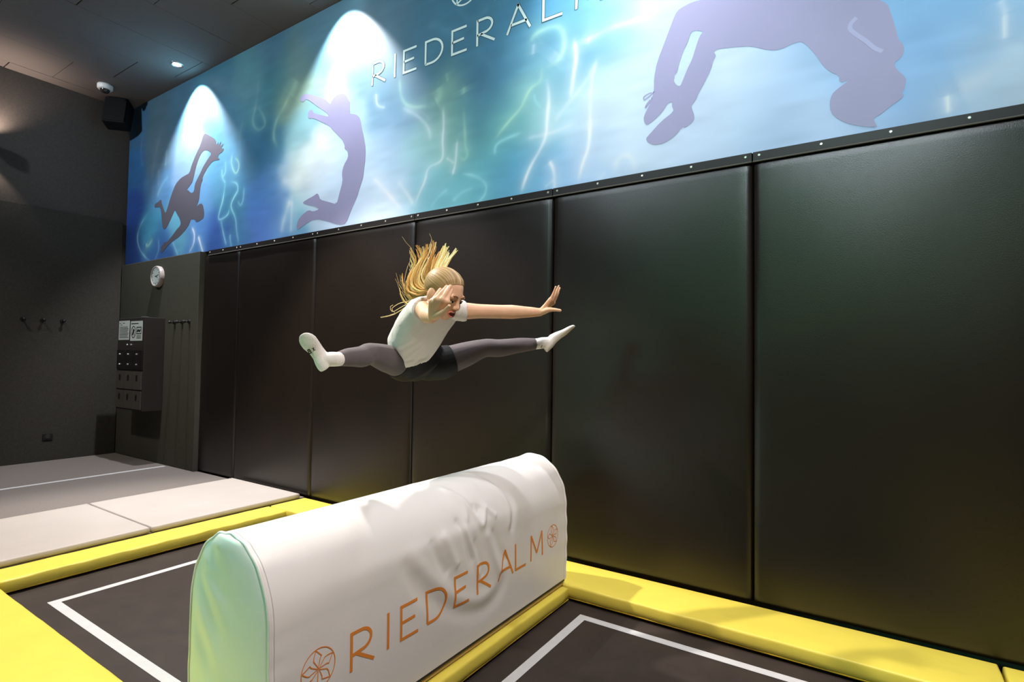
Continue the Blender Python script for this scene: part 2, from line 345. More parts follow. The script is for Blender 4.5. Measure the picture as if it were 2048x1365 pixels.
STROKES = [   # points on the wall, width in metres, strength, colour
([(-7.153,2.945),(-7.34,2.835),(-7.419,2.693),(-7.353,2.551),(-7.201,2.436),(-7.057,2.374)],.030,.50,'a'),
([(-6.871,2.6),(-6.846,2.485),(-6.939,2.38)],.02,.4,'a'),
([(-6.128,2.656),(-6.065,2.588),(-6.072,2.469),(-6.168,2.388)],.025,.8,'w'),
([(-5.991,2.55),(-5.928,2.439),(-5.88,2.353)],.03,.8,'w'),
([(-6.544,2.549),(-6.408,2.38)],.03,.4,'a'),
([(-7.178,2.583),(-7.122,2.544),(-7.008,2.631)],.05,0.58,'y'),
([(-5.381,3.3),(-5.401,3.219),(-5.319,3.091),(-5.259,3.122),(-5.251,3.205),(-5.328,3.261)],.02,0.51,'y'),
([(-5.506,3.267),(-5.487,3.149),(-5.549,3.102)],.02,.45,'a'),
([(-5.562,3.191),(-5.562,3.104),(-5.493,3.035)],.02,.45,'a'),
([(-5.493,3.035),(-5.522,2.868),(-5.581,2.762),(-5.608,2.68),(-5.549,2.665),(-5.422,2.698),(-5.405,2.752)],.02,.65,'a'),
([(-5.391,3.033),(-5.276,3.0),(-5.248,2.925),(-5.307,2.878),(-5.378,2.805),(-5.362,2.746),(-5.282,2.651),(-5.262,2.524),(-5.218,2.394)],.02,.65,'a'),
([(-5.549,2.658),(-5.502,2.524),(-5.435,2.389)],.025,.5,'a'),
([(-5.373,2.495),(-5.37,2.438),(-5.34,2.365)],.025,.5,'a'),
([(-5.151,2.937),(-5.156,2.814),(-5.201,2.752),(-5.254,2.815)],.02,.4,'a'),
([(-6.929,3.83),(-7.017,3.651),(-7.081,3.365),(-7.044,3.095)],.09,.22,'g'),
([(-7.356,3.956),(-7.411,3.728),(-7.324,3.542)],.04,.2,'g'),
([(-6.749,3.63),(-6.768,3.44)],.03,.3,'a'),
([(-6.694,3.314),(-6.851,3.228),(-6.943,3.112)],.05,.3,'a'),
([(-6.933,3.438),(-6.919,3.239)],.05,.25,'g'),
([(-4.99,3.702),(-5.053,3.566),(-4.954,3.448),(-4.818,3.472),(-4.845,3.559),(-4.942,3.677)],.04,0.29,'y'),
([(-4.957,3.954),(-4.971,3.793),(-5.012,3.666)],.05,.2,'g'),
([(-5.224,3.605),(-5.262,3.403),(-5.228,3.242)],.04,.15,'g'),
([(-4.441,3.71),(-4.519,3.6),(-4.643,3.499),(-4.701,3.353),(-4.63,3.233)],.06,0.36,'y'),
([(-4.341,3.787),(-4.438,3.658)],.10,0.36,'y'),
([(-4.494,3.05),(-4.53,2.928),(-4.38,2.826),(-4.221,2.875)],.16,.35,'w'),
([(-4.395,2.701),(-4.472,2.584),(-4.527,2.412)],.08,.5,'w'),
([(-4.374,2.698),(-4.381,2.395)],.04,.5,'w'),
([(-3.315,3.396),(-3.303,3.292),(-3.205,3.255)],.02,.6,'w'),
([(-3.057,3.453),(-3.035,3.275),(-2.934,3.19),(-2.759,3.159)],.04,0.43,'y'),
([(-3.017,3.21),(-2.852,3.11),(-2.739,2.99),(-2.722,2.892)],.04,.3,'w'),
([(-2.934,3.177),(-2.789,3.119),(-2.725,3.033)],.03,.25,'g'),
([(-2.607,3.11),(-2.596,2.981),(-2.608,2.869),(-2.595,2.751),(-2.626,2.711),(-2.747,2.699),(-2.768,2.597),(-2.82,2.524),(-2.865,2.436)],.025,.6,'w'),
([(-2.469,2.84),(-2.48,2.673),(-2.507,2.599)],.025,.6,'w'),
([(-2.417,3.053),(-2.4,2.881),(-2.397,2.78),(-2.368,2.719),(-2.402,2.681),(-2.438,2.71)],.03,0.43,'y'),
([(-2.568,2.735),(-2.494,2.681)],.02,.5,'w'),
([(-2.421,2.595),(-2.282,2.549),(-2.201,2.481),(-2.213,2.407),(-2.292,2.354)],.025,.6,'a'),
([(-2.322,2.473),(-2.418,2.461),(-2.502,2.407)],.03,.5,'a'),
([(-2.548,2.504),(-2.65,2.451),(-2.708,2.391)],.03,.5,'a'),
([(-3.328,2.716),(-3.166,2.578),(-3.01,2.421)],.05,.6,'w'),
([(-3.05,2.645),(-2.948,2.532),(-2.881,2.439)],.04,.5,'w'),
([(-2.663,3.275),(-2.639,3.199),(-2.683,3.175)],.11,0.46,'y'),
([(-2.421,3.211),(-2.413,3.164)],.06,0.51,'y'),
([(-2.583,3.358),(-2.567,3.296)],.04,0.36,'y'),
([(-1.871,3.368),(-1.83,3.417),(-1.68,3.42),(-1.623,3.361),(-1.61,3.257),(-1.654,3.18),(-1.745,3.165)],.05,0.58,'y'),
([(-1.841,3.348),(-1.846,3.277)],.03,.3,'w'),
([(-1.666,3.244),(-1.722,3.189)],.09,.30,'w'),
([(-1.78,3.175),(-1.778,3.083),(-1.86,3.063),(-1.907,2.992),(-1.931,2.946),(-2.053,2.859),(-2.129,2.79)],.03,0.51,'y'),
([(-1.928,2.778),(-2.09,2.76),(-2.141,2.728),(-2.136,2.673)],.03,.5,'a'),
([(-1.738,3.072),(-1.719,2.965),(-1.734,2.827),(-1.738,2.717),(-1.783,2.635),(-1.852,2.546),(-1.898,2.452),(-1.921,2.383)],.03,.75,'w'),
([(-1.836,3.016),(-1.817,2.949),(-1.776,2.908)],.02,.4,'a'),
([(-1.545,3.276),(-1.528,3.172),(-1.548,3.06),(-1.568,2.917)],.03,.75,'w'),
([(-1.395,3.104),(-1.436,3.029),(-1.498,2.958),(-1.573,2.899),(-1.649,2.828),(-1.671,2.793)],.04,.4,'w'),
([(-1.395,3.104),(-1.425,3.007),(-1.434,2.874),(-1.432,2.68),(-1.441,2.577),(-1.482,2.488),(-1.507,2.391)],.03,.8,'w'),
([(-1.502,3.253),(-1.397,3.259),(-1.296,3.284),(-1.14,3.27),(-1.003,3.288)],.05,.5,'w'),
([(-1.449,3.266),(-1.449,3.227)],.02,.4,'w'),
([(-1.879,2.732),(-1.704,2.725),(-1.539,2.753)],.03,.4,'w'),
([(-1.713,2.551),(-1.678,2.485),(-1.674,2.355)],.03,.8,'w'),
([(-1.677,2.425),(-1.745,2.386)],.02,.5,'w'),
([(-1.268,2.411),(-1.258,2.475),(-1.21,2.493),(-1.162,2.466),(-1.143,2.389)],.05,.6,'w'),
([(-1.377,2.374),(-1.327,2.412)],.03,.3,'w'),
([(-2.302,3.468),(-2.273,3.393),(-2.164,3.285),(-2.202,3.197),(-2.293,3.045)],.06,.10,'a'),
([(-2.776,3.792),(-2.561,3.663),(-2.415,3.559)],.08,.08,'a'),
([(-2.491,3.801),(-2.347,3.662),(-2.199,3.723)],.06,.08,'a'),
([(0.465,2.763),(0.464,2.654)],.02,.8,'w'),
([(0.451,2.827),(0.469,2.761)],.03,.5,'w'),
([(0.272,2.468),(0.277,2.385)],.02,.7,'w'),
([(0.517,2.628),(0.415,2.511),(0.308,2.479)],.14,.35,'w'),
]
def mural_panel():
    step = 0.0085
    nx = int((MX1-MX0)/step); nz = int((MZ1-MZ0)/step)
    gx = np.linspace(MX0, MX1, nx+1); gz = np.linspace(MZ0, MZ1, nz+1)
    X, Z = np.meshgrid(gx, gz)
    # smooth value noise for a cloudy warp
    def vnoise(x, z, s, seed):
        g = np.random.default_rng(seed).random((64, 64))*2-1
        u = x/s+20; v = z/s+20
        iu = np.floor(u).astype(int); iv = np.floor(v).astype(int); fu = u-iu; fv = v-iv
        fu = fu*fu*(3-2*fu); fv = fv*fv*(3-2*fv)
        q = lambda a, b: g[(iv+b) % 64, (iu+a) % 64]
        return (q(0,0)*(1-fu)+q(1,0)*fu)*(1-fv)+(q(0,1)*(1-fu)+q(1,1)*fu)*fv
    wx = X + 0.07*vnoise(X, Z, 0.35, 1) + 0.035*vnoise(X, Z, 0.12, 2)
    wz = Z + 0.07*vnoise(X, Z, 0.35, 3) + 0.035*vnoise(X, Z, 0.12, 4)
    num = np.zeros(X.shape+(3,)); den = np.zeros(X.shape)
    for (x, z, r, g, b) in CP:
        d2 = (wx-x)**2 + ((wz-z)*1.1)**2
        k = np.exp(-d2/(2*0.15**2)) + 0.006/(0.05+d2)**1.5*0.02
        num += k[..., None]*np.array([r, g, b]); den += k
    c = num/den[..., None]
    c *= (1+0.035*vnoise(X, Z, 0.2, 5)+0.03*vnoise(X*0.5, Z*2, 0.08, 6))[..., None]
    col = {'w': (250, 252, 255), 'a': (170, 235, 240), 'y': (195, 238, 205), 'g': (165, 180, 185)}
    for pts, wd, s, ck in STROKES:
        P = np.array(pts)
        # smooth the polyline a little
        for _ in range(2):
            Q = [P[0]]
            for a, b in zip(P[:-1], P[1:]): Q += [a*0.75+b*0.25, a*0.25+b*0.75]
            Q.append(P[-1]); P = np.array(Q)
        m = wd*3.2+0.02
        ix = np.where((gx > P[:,0].min()-m) & (gx < P[:,0].max()+m))[0]; iz = np.where((gz > P[:,1].min()-m) & (gz < P[:,1].max()+m))[0]
        if not len(ix) or not len(iz): continue
        sx, sz = X[np.ix_(iz, ix)], Z[np.ix_(iz, ix)]
        dm = np.full(sx.shape, 9.0); tt = np.zeros(sx.shape); n_ = len(P)-1
        for q_, (a, b) in enumerate(zip(P[:-1], P[1:])):
            ab = b-a; L2 = (ab**2).sum()+1e-9
            t = np.clip(((sx-a[0])*ab[0]+(sz-a[1])*ab[1])/L2, 0, 1)
            dd = np.hypot(sx-a[0]-t*ab[0], sz-a[1]-t*ab[1]); mm = dd < dm
            dm = np.where(mm, dd, dm); tt = np.where(mm, (q_+t)/n_, tt)
        s = s*np.clip(1.7*np.sin(np.pi*np.clip(tt, 0.03, 0.97)), 0, 1)**0.7*(0.85+0.35*vnoise(sx, sz, 0.09, 11))
        k = s*(0.30*np.exp(-(dm/(wd*0.22+0.003))**2)+0.48*np.exp(-(dm/(wd*0.5))**2)+0.36*np.exp(-(dm/(wd*1.7))**2))
        k = np.clip(k, 0, 1)[..., None]
        sub = c[np.ix_(iz, ix)]
        c[np.ix_(iz, ix)] = sub*(1-k)+np.array(col[ck])*k
    c = np.clip(c, 0, 255)/255.0
    l = np.where(c <= 0.04045, c/12.92, ((c+0.055)/1.055)**2.4)*MURAL_ALBEDO
    V = np.stack([X.ravel(), np.zeros(X.size), Z.ravel()], 1)
    i = np.arange((nx+1)*(nz+1)).reshape(nz+1, nx+1)
    Fq = np.stack([i[:-1,:-1], i[:-1,1:], i[1:,1:], i[1:,:-1]], -1).reshape(-1, 4)
    me = bpy.data.meshes.new('mural')
    me.vertices.add(len(V)); me.vertices.foreach_set('co', V.ravel())
    me.loops.add(Fq.size); me.loops.foreach_set('vertex_index', Fq.ravel().astype(np.int32))
    me.polygons.add(len(Fq)); me.polygons.foreach_set('loop_start', np.arange(0, Fq.size, 4, dtype=np.int32))
    me.update(calc_edges=True)
    at = me.color_attributes.new('print', 'FLOAT_COLOR', 'POINT')
    rgba = np.ones((len(V), 4), np.float32); rgba[:, :3] = l.reshape(-1, 3)
    at.data.foreach_set('color', rgba.ravel())
    return me
MURAL_ALBEDO = 0.86
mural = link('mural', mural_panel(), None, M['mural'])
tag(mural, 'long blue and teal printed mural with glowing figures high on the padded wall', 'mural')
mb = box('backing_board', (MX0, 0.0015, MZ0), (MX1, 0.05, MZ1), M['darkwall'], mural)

def flat_poly(name, outer, holes, y, material, parent, thick=0.0015):
    """a flat printed shape lying on the wall, in wall coordinates"""
    loops = [[Vector((p[0], p[1], 0)) for p in outer]] + [[Vector((p[0], p[1], 0)) for p in h] for h in holes]
    tris = tessellate_polygon(loops)
    pts = [p for l in loops for p in l]
    bm = bmesh.new(); vs = [bm.verts.new((p.x, y, p.y)) for p in pts]
    for t in tris:
        try: bm.faces.new([vs[i] for i in t])
        except ValueError: pass
    bm.normal_update()
    for f in bm.faces:
        if f.normal.y > 0: f.normal_flip()
    me = bpy.data.meshes.new(name); bm.to_mesh(me); bm.free()
    return link(name, me, parent, material)
def chaikin(P, closed=True, n=2):
    P = [Vector((p[0], p[1])) for p in P]
    for _ in range(n):
        Q = []
        N = len(P)
        for i in range(N if closed else N-1):
            a, b = P[i], P[(i+1) % N]; Q += [a*0.78+b*0.22, a*0.22+b*0.78]
        P = Q if closed else [P[0]]+Q+[P[-1]]
    return [(p.x, p.y) for p in P]
def ribbon2d(P, wd, closed=False):
    """outline strip of a polyline in 2D -> list of quads"""
    P = [Vector((p[0], p[1])) for p in P]; N = len(P); L, Rr = [], []
    for i in range(N):
        a = P[i-1] if (i > 0 or closed) else P[i]; b = P[(i+1) % N] if (i < N-1 or closed) else P[i]
        d0 = (P[i]-a); d1 = (b-P[i])
        d0 = d0.normalized() if d0.length > 1e-9 else d1.normalized()
        d1 = d1.normalized() if d1.length > 1e-9 else d0
        n0 = Vector((-d0.y, d0.x)); n1 = Vector((-d1.y, d1.x)); nn = n0+n1
        nn = nn.normalized() if nn.length > 1e-6 else n0
        sc = 1/max(0.5, nn.dot(n0))
        L.append(P[i]+nn*wd*0.5*sc); Rr.append(P[i]-nn*wd*0.5*sc)
    return [(L[i], L[(i+1) % N], Rr[(i+1) % N], Rr[i]) for i in range(N if closed else N-1)]
def quads_on(name, quads, fn, material, parent=None, sub=1):
    bm = bmesh.new()
    for (a, b, c, d) in quads:
        for s in range(sub):
            t0, t1 = s/sub, (s+1)/sub
            bm.faces.new([bm.verts.new(fn(*p)) for p in (a.lerp(b, t0), a.lerp(b, t1), d.lerp(c, t1), d.lerp(c, t0))])
    me = bpy.data.meshes.new(name); bm.to_mesh(me); bm.free()
    return link(name, me, parent, material)
sil1 = mat('silhouette_print', lin((79, 76, 86)), 0.5, 0.25, noise=0.05, nscale=3)
sil2 = mat('silhouette_print_pale', lin((141, 138, 168)), 0.5, 0.25, noise=0.05, nscale=3)
sil3 = mat('silhouette_print_lilac', lin((155, 151, 183)), 0.5, 0.25, noise=0.05, nscale=2)
clampz = lambda P: [(x, max(z, MZ0+0.004)) for x, z in P]
S1 = [(-5.915,3.637),(-5.854,3.608),(-5.793,3.576),(-5.723,3.539),(-5.693,3.506),(-5.701,3.482),(-5.671,3.471),(-5.641,3.492),(-5.66,3.446),(-5.582,3.49),(-5.626,3.433),(-5.536,3.456),(-5.596,3.409),(-5.529,3.397),(-5.568,3.367),(-5.627,3.358),(-5.653,3.327),(-5.609,3.303),(-5.623,3.296),(-5.738,3.31),(-5.832,3.267),(-5.908,3.206),(-5.944,3.16),(-5.931,3.142),(-5.971,3.1),(-5.985,3.007),(-5.996,2.934),(-6.047,2.867),(-5.988,2.891),(-5.937,2.889),(-5.906,2.858),(-5.882,2.791),(-5.888,2.729),(-5.956,2.711),(-6.036,2.7),(-6.069,2.737),(-6.153,2.75),(-6.181,2.702),(-6.241,2.655),(-6.386,2.585),(-6.515,2.555),(-6.625,2.522),(-6.702,2.479),(-6.78,2.441),(-6.806,2.472),(-6.773,2.503),(-6.82,2.502),(-6.741,2.539),(-6.731,2.561),(-6.673,2.549),(-6.563,2.605),(-6.457,2.67),(-6.362,2.714),(-6.388,2.783),(-6.458,2.847),(-6.507,2.904),(-6.548,2.859),(-6.621,2.779),(-6.696,2.715),(-6.753,2.711),(-6.792,2.767),(-6.838,2.979),(-6.927,2.991),(-6.992,2.995),(-6.99,3.035),(-6.907,3.046),(-6.838,3.071),(-6.817,3.01),(-6.771,2.946),(-6.724,2.883),(-6.658,2.987),(-6.598,3.091),(-6.515,3.19),(-6.409,3.239),(-6.302,3.254),(-6.218,3.261),(-6.171,3.35),(-6.085,3.453),(-6.017,3.515),(-5.981,3.571),(-5.954,3.625)]
H1 = [(-5.923,3.459),(-5.843,3.439),(-5.772,3.392),(-5.838,3.352),(-5.932,3.285),(-5.998,3.212),(-6.046,3.172),(-6.094,3.121),(-6.109,3.037),(-6.171,3.036),(-6.226,3.077),(-6.269,3.084),(-6.208,3.118),(-6.148,3.151),(-6.121,3.211),(-6.085,3.302),(-6.039,3.38),(-5.982,3.438)]
S2 = [(-4.215,3.629),(-4.121,3.591),(-4.022,3.548),(-3.946,3.51),(-3.871,3.443),(-3.865,3.47),(-3.816,3.501),(-3.76,3.51),(-3.704,3.498),(-3.661,3.462),(-3.639,3.419),(-3.618,3.4),(-3.624,3.364),(-3.618,3.326),(-3.621,3.306),(-3.547,3.283),(-3.506,3.253),(-3.485,3.212),(-3.469,3.145),(-3.441,3.066),(-3.418,2.963),(-3.421,2.882),(-3.435,2.786),(-3.442,2.734),(-3.473,2.676),(-3.509,2.591),(-3.572,2.501),(-3.635,2.386),(-3.731,2.388),(-3.875,2.439),(-4.007,2.473),(-4.097,2.472),(-4.188,2.444),(-4.28,2.409),(-4.3,2.443),(-4.276,2.5),(-4.223,2.537),(-4.132,2.571),(-4.07,2.546),(-3.981,2.557),(-4.049,2.591),(-4.141,2.614),(-4.227,2.646),(-4.151,2.669),(-4.076,2.682),(-4.017,2.702),(-3.993,2.674),(-3.977,2.638),(-3.867,2.603),(-3.759,2.566),(-3.728,2.652),(-3.69,2.748),(-3.702,2.824),(-3.681,2.885),(-3.628,2.94),(-3.637,2.997),(-3.679,3.024),(-3.673,3.046),(-3.703,3.103),(-3.775,3.165),(-3.833,3.216),(-3.871,3.257),(-3.967,3.308),(-4.097,3.381),(-4.166,3.388),(-4.179,3.44),(-4.154,3.466),(-4.116,3.456),(-4.091,3.417),(-3.985,3.38),(-3.889,3.343),(-3.904,3.37),(-3.934,3.396),(-4.033,3.459),(-4.119,3.524),(-4.206,3.58),(-4.251,3.559),(-4.292,3.582),(-4.291,3.622)]
S3 = [(-0.889,3.255),(-0.822,3.267),(-0.763,3.261),(-0.657,3.253),(-0.488,3.214),(-0.24,3.134),(-0.07,3.051),(0.032,2.975),(0.063,2.945),(0.073,2.903),(0.091,2.827),(0.101,2.764),(0.118,2.743),(0.124,2.716),(0.113,2.681),(0.086,2.667),(0.089,2.637),(0.13,2.582),(0.124,2.549),(0.121,2.531),(0.112,2.518),(0.12,2.5),(0.101,2.486),(0.065,2.464),(0.034,2.439),(0.005,2.427),(0.009,2.407),(0.021,2.381),(-0.024,2.392),(-0.078,2.414),(-0.111,2.434),(-0.144,2.462),(-0.167,2.497),(-0.171,2.544),(-0.161,2.582),(-0.138,2.602),(-0.088,2.632),(-0.13,2.628),(-0.132,2.667),(-0.166,2.69),(-0.195,2.725),(-0.229,2.796),(-0.285,2.879),(-0.325,2.883),(-0.386,2.867),(-0.437,2.879),(-0.521,2.927),(-0.595,2.946),(-0.688,2.963),(-0.709,2.953),(-0.696,2.931),(-0.712,2.906),(-0.723,2.86),(-0.762,2.789),(-0.791,2.743),(-0.798,2.723),(-0.812,2.704),(-0.827,2.688),(-0.806,2.623),(-0.819,2.596),(-0.856,2.573),(-0.875,2.581),(-0.916,2.537),(-0.977,2.511),(-1.032,2.512),(-1.068,2.534),(-1.082,2.56),(-1.057,2.583),(-0.994,2.639),(-0.921,2.68),(-0.932,2.71),(-0.931,2.737),(-0.956,2.735),(-0.986,2.692),(-1.033,2.656),(-1.077,2.634),(-1.094,2.662),(-1.094,2.694),(-1.058,2.757),(-1.038,2.815),(-1.035,2.846),(-1.036,2.893),(-1.02,2.984),(-0.958,3.13),(-0.927,3.206),(-0.912,3.236)]
H3 = [(-0.832,3.098),(-0.807,3.103),(-0.785,3.094),(-0.764,3.082),(-0.784,3.06),(-0.806,2.998),(-0.821,2.949),(-0.85,2.896),(-0.876,2.834),(-0.887,2.814),(-0.906,2.823),(-0.924,2.855),(-0.918,2.869),(-0.922,2.885),(-0.903,2.896),(-0.895,2.94),(-0.873,3.003),(-0.847,3.049)]
LACE = [[(-1.034,2.82),(-1.074,2.816),(-1.097,2.805),(-1.094,2.785),(-1.062,2.8),(-1.036,2.817)], [(-1.044,2.791),(-1.079,2.758),(-1.086,2.736),(-1.066,2.757),(-1.052,2.775)]]
GLINT = [(-0.059,2.922),(-0.084,2.901),(-0.087,2.875),(-0.06,2.84),(-0.022,2.799),(0.01,2.754),(0.041,2.729)]
flat_poly('silhouette', chaikin(clampz(S1), n=1), [chaikin(H1, n=1)], -0.0012, sil1, mural)['label'] = 'small dark silhouette of a person tumbling head down'
flat_poly('silhouette', chaikin(clampz(S2), n=1), [], -0.0012, sil2, mural)['label'] = 'silhouette of a person leaping with arched back'
s3 = flat_poly('silhouette', chaikin(S3, n=1), [chaikin(H3, n=1)], -0.0012, sil3, mural)
s3['label'] = 'large lilac silhouette of a person in a backflip'
onwall = lambda y: (lambda x, z: (x, y, z))
for l in LACE: quads_on('shoe_lace', ribbon2d(chaikin(l, n=2), 0.007), onwall(-0.0014), sil3, s3)
quads_on('light_streak', ribbon2d(chaikin(GLINT, False, 2), 0.018), onwall(-0.0016), mat('streak_print', lin((172, 170, 205)), 0.5, 0.25), s3)

# lettering: strokes of each letter in a unit box (0..w, 0..1)
def arc(cx, cy, rx, ry, a0, a1, n=14):
    return [(cx+rx*math.cos(R(a0+(a1-a0)*i/n)), cy+ry*math.sin(R(a0+(a1-a0)*i/n))) for i in range(n+1)]
GLYPH = {
 'R': [[(0, 0), (0, 1)], [(0, 0.96), (0.28, 0.96)] + arc(0.34, 0.70, 0.34, 0.26, 90, -90) + [(0, 0.40)], [(0.16, 0.42), (0.80, 0.02)]],
 'I': [[(0, 0), (0, 1)]],
 'E': [[(0.70, 0.96), (0, 0.96), (0, 0.04), (0.72, 0.04)], [(0, 0.50), (0.58, 0.52)]],
 'D': [[(0, 0.04), (0, 0.96), (0.30, 0.96)] + arc(0.34, 0.50, 0.54, 0.46, 90, -90) + [(0, 0.04)]],
 'A': [[(0, 0), (0.48, 1)], [(0.44, 1), (0.98, 0)], [(0.16, 0.30), (0.84, 0.30)]],
 'L': [[(0, 1), (0, 0.04), (0.74, 0.04)]],
 'M': [[(0, 0), (0.03, 1)], [(0.03, 0.98), (0.46, 0.22)], [(0.46, 0.22), (0.88, 0.98)], [(0.88, 1), (0.92, 0)]],
}
def letter(ch, x0, z0, h, wd, fn, material, parent, wsc=1.0, sub=1, skew=0.0):
    q = []
    for st in GLYPH[ch]:
        P = [(x0+px*h*wsc, z0+pz*h+skew*px*h*wsc) for px, pz in st]
        q += ribbon2d(P, wd)
    return quads_on('letter_'+ch.lower(), q, fn, material, parent, sub)
def logo_strokes(cx, cz, r, n=5, ph=90):
    out = [(arc(cx, cz, r, r, 0, 360, 48)[:-1], True)]
    for i in range(n):
        a = R(ph+360*i/n); p = lambda rr, da: (cx+rr*r*math.cos(a+R(da)), cz+rr*r*math.sin(a+R(da)))
        out.append(([p(0.05, 0), p(0.56, 22), p(0.70, 14), p(0.97, 0), p(0.62, -26), p(0.5, -20)], True))
    return out
for ch, lx in zip('RIEDERALM', (-3.360, -3.108, -3.012, -2.787, -2.531, -2.304, -2.052, -1.770, -1.534)):
    g = letter(ch, lx, 3.471, 0.187, 0.0175, onwall(-0.0020), M['letters'], mural, 1.0)
    letter(ch, lx, 3.471, 0.187, 0.027, onwall(-0.0012), M['letterborder'], g, 1.0).name = 'letter_border'  # printed dark outline around each letter
lq = []
for P, cl in logo_strokes(-2.42, 3.94, 0.128): lq += ribbon2d(P, 0.012, cl)
quads_on('logo', lq, onwall(-0.0020), M['letters'], mural)['label'] = 'round pale emblem above the lettering'

# ------------------------------------------------------------------ trampoline pads, beds, mats
def pad(name, label, cat, lo, hi, material, bev=0.011, seg=4, sag=0.004, group=None, res=0.07, wr=0.0, piping=True):
    """soft upholstered pad: bevelled box, subdivided and puckered"""
    t = thing(name, label, cat, ((lo[0]+hi[0])/2, (lo[1]+hi[1])/2, lo[2]), group)
    lx, ly, lz = hi[0]-lo[0], hi[1]-lo[1], hi[2]-lo[2]
    nx, ny = max(4, int(lx/res)), max(4, int(ly/res))
    bm = bmesh.new()
    def layer(z, inset):
        return [[bm.verts.new((lo[0]+inset+(lx-2*inset)*i/nx, lo[1]+inset+(ly-2*inset)*j/ny, z)) for i in range(nx+1)] for j in range(ny+1)]
    top = layer(hi[2], bev)
    def edge(g):
        return [g[0][i] for i in range(nx)] + [g[j][nx] for j in range(ny)] + [g[ny][i] for i in range(nx, 0, -1)] + [g[j][0] for j in range(ny, 0, -1)]
    for j in range(ny):
        for i in range(nx):
            bm.faces.new((top[j][i], top[j][i+1], top[j+1][i+1], top[j+1][i]))
    rings = [edge(top)]
    cx, cy = (lo[0]+hi[0])/2, (lo[1]+hi[1])/2
    base = [v.co.copy() for v in rings[0]]
    prof = [(bev*math.sin(a), -bev*(1-math.cos(a))) for a in (R(30), R(60), R(90))] + [(bev+0.004, -lz*0.55), (bev+0.002, -lz*0.85), (bev-0.006, -lz)]
    for off, dz in prof:
        ring = []
        for p in base:
            q = p.copy()
            ex = 1 if abs(p.x-(hi[0]-bev)) < 1e-6 else (-1 if abs(p.x-(lo[0]+bev)) < 1e-6 else 0)
            ey = 1 if abs(p.y-(hi[1]-bev)) < 1e-6 else (-1 if abs(p.y-(lo[1]+bev)) < 1e-6 else 0)
            k = 0.75 if ex and ey else 1.0
            q.x += ex*off*k; q.y += ey*off*k; q.z = hi[2]+dz
            ring.append(bm.verts.new(q))
        rings.append(ring)
    n = len(base)
    for a, b in zip(rings[:-1], rings[1:]):
        for i in range(n):
            bm.faces.new((a[i], b[i], b[(i+1) % n], a[(i+1) % n]))
    bm.faces.new(rings[-1][::-1])
    for v in bm.verts:
        f = 0.0
        u = (v.co.x*math.cos(0.3)+v.co.y) * 21
        f += wr*(math.sin(u)+0.6*math.sin(u*2.3+1)+0.5*math.sin(u*0.37+2))
        if v.co.z > hi[2]-0.001: v.co.z += sag*math.sin(math.pi*(v.co.x-lo[0])/lx)*math.sin(math.pi*(v.co.y-lo[1])/ly) + f*0.35
        elif v.co.z > lo[2]+0.005:
            d = Vector((v.co.x-cx, v.co.y-cy))
            ex = 1 if v.co.x > hi[0]-0.004 else (-1 if v.co.x < lo[0]+0.004 else 0); ey = 1 if v.co.y > hi[1]-0.004 else (-1 if v.co.y < lo[1]+0.004 else 0)
            v.co.x += ex*f; v.co.y += ey*f
    into(from_bm('cover', bm, material, smooth=True), t)
    if piping:
        q = 0.004
        bm = bmesh.new()
        c = [(lo[0]+q, lo[1]+q), (hi[0]-q, lo[1]+q), (hi[0]-q, hi[1]-q), (lo[0]+q, hi[1]-q)]
        for i in range(4):
            a, b = c[i], c[(i+1) % 4]; add_cyl(bm, (*a, lo[2]+0.003), (*b, lo[2]+0.003), 0.0045, 0.0045, 8)
        into(from_bm('piping', bm, M['yellowdark']), t)
    return t
ZP = 0.080
pad('trampoline_pad', 'narrow yellow pad between the white mats and the far trampoline bed', 'trampoline pad', (-4.068, -2.035, 0.013), (-3.835, -0.342, ZP), M['yellow'], wr=0.0022, res=0.03, group='yellow trampoline pads')
pad('trampoline_pad', 'broad yellow pad in the bottom left foreground corner', 'trampoline pad', (-4.066, -2.74, 0.013), (-1.88, -2.048, ZP), M['yellow'], wr=0.0007, group='yellow trampoline pads')
pad('trampoline_pad', 'yellow pad along the wall behind the white block, left end in view', 'trampoline pad', (-4.068, -0.330, 0.013), (-1.615, -0.006, ZP), M['yellow'], wr=0.0010, group='yellow trampoline pads')
pad('trampoline_pad', 'yellow divider pad carrying the white block', 'trampoline pad', (-1.868, -2.9, 0.013), (-1.362, -0.345, ZP-0.003), M['yellow'], wr=0.0008, group='yellow trampoline pads')
pad('trampoline_pad', 'long yellow pad at the foot of the wall, right of the white block', 'trampoline pad', (-1.60, -0.332, 0.014), (0.415, -0.006, ZP+0.002), M['yellow'], wr=0.0010, group='yellow trampoline pads')
pad('trampoline_pad', 'yellow pad end peeking in at the bottom right corner', 'trampoline pad', (0.425, -2.74, 0.014), (0.90, -0.012, ZP+0.002), M['yellow'], wr=0.0008, group='yellow trampoline pads')

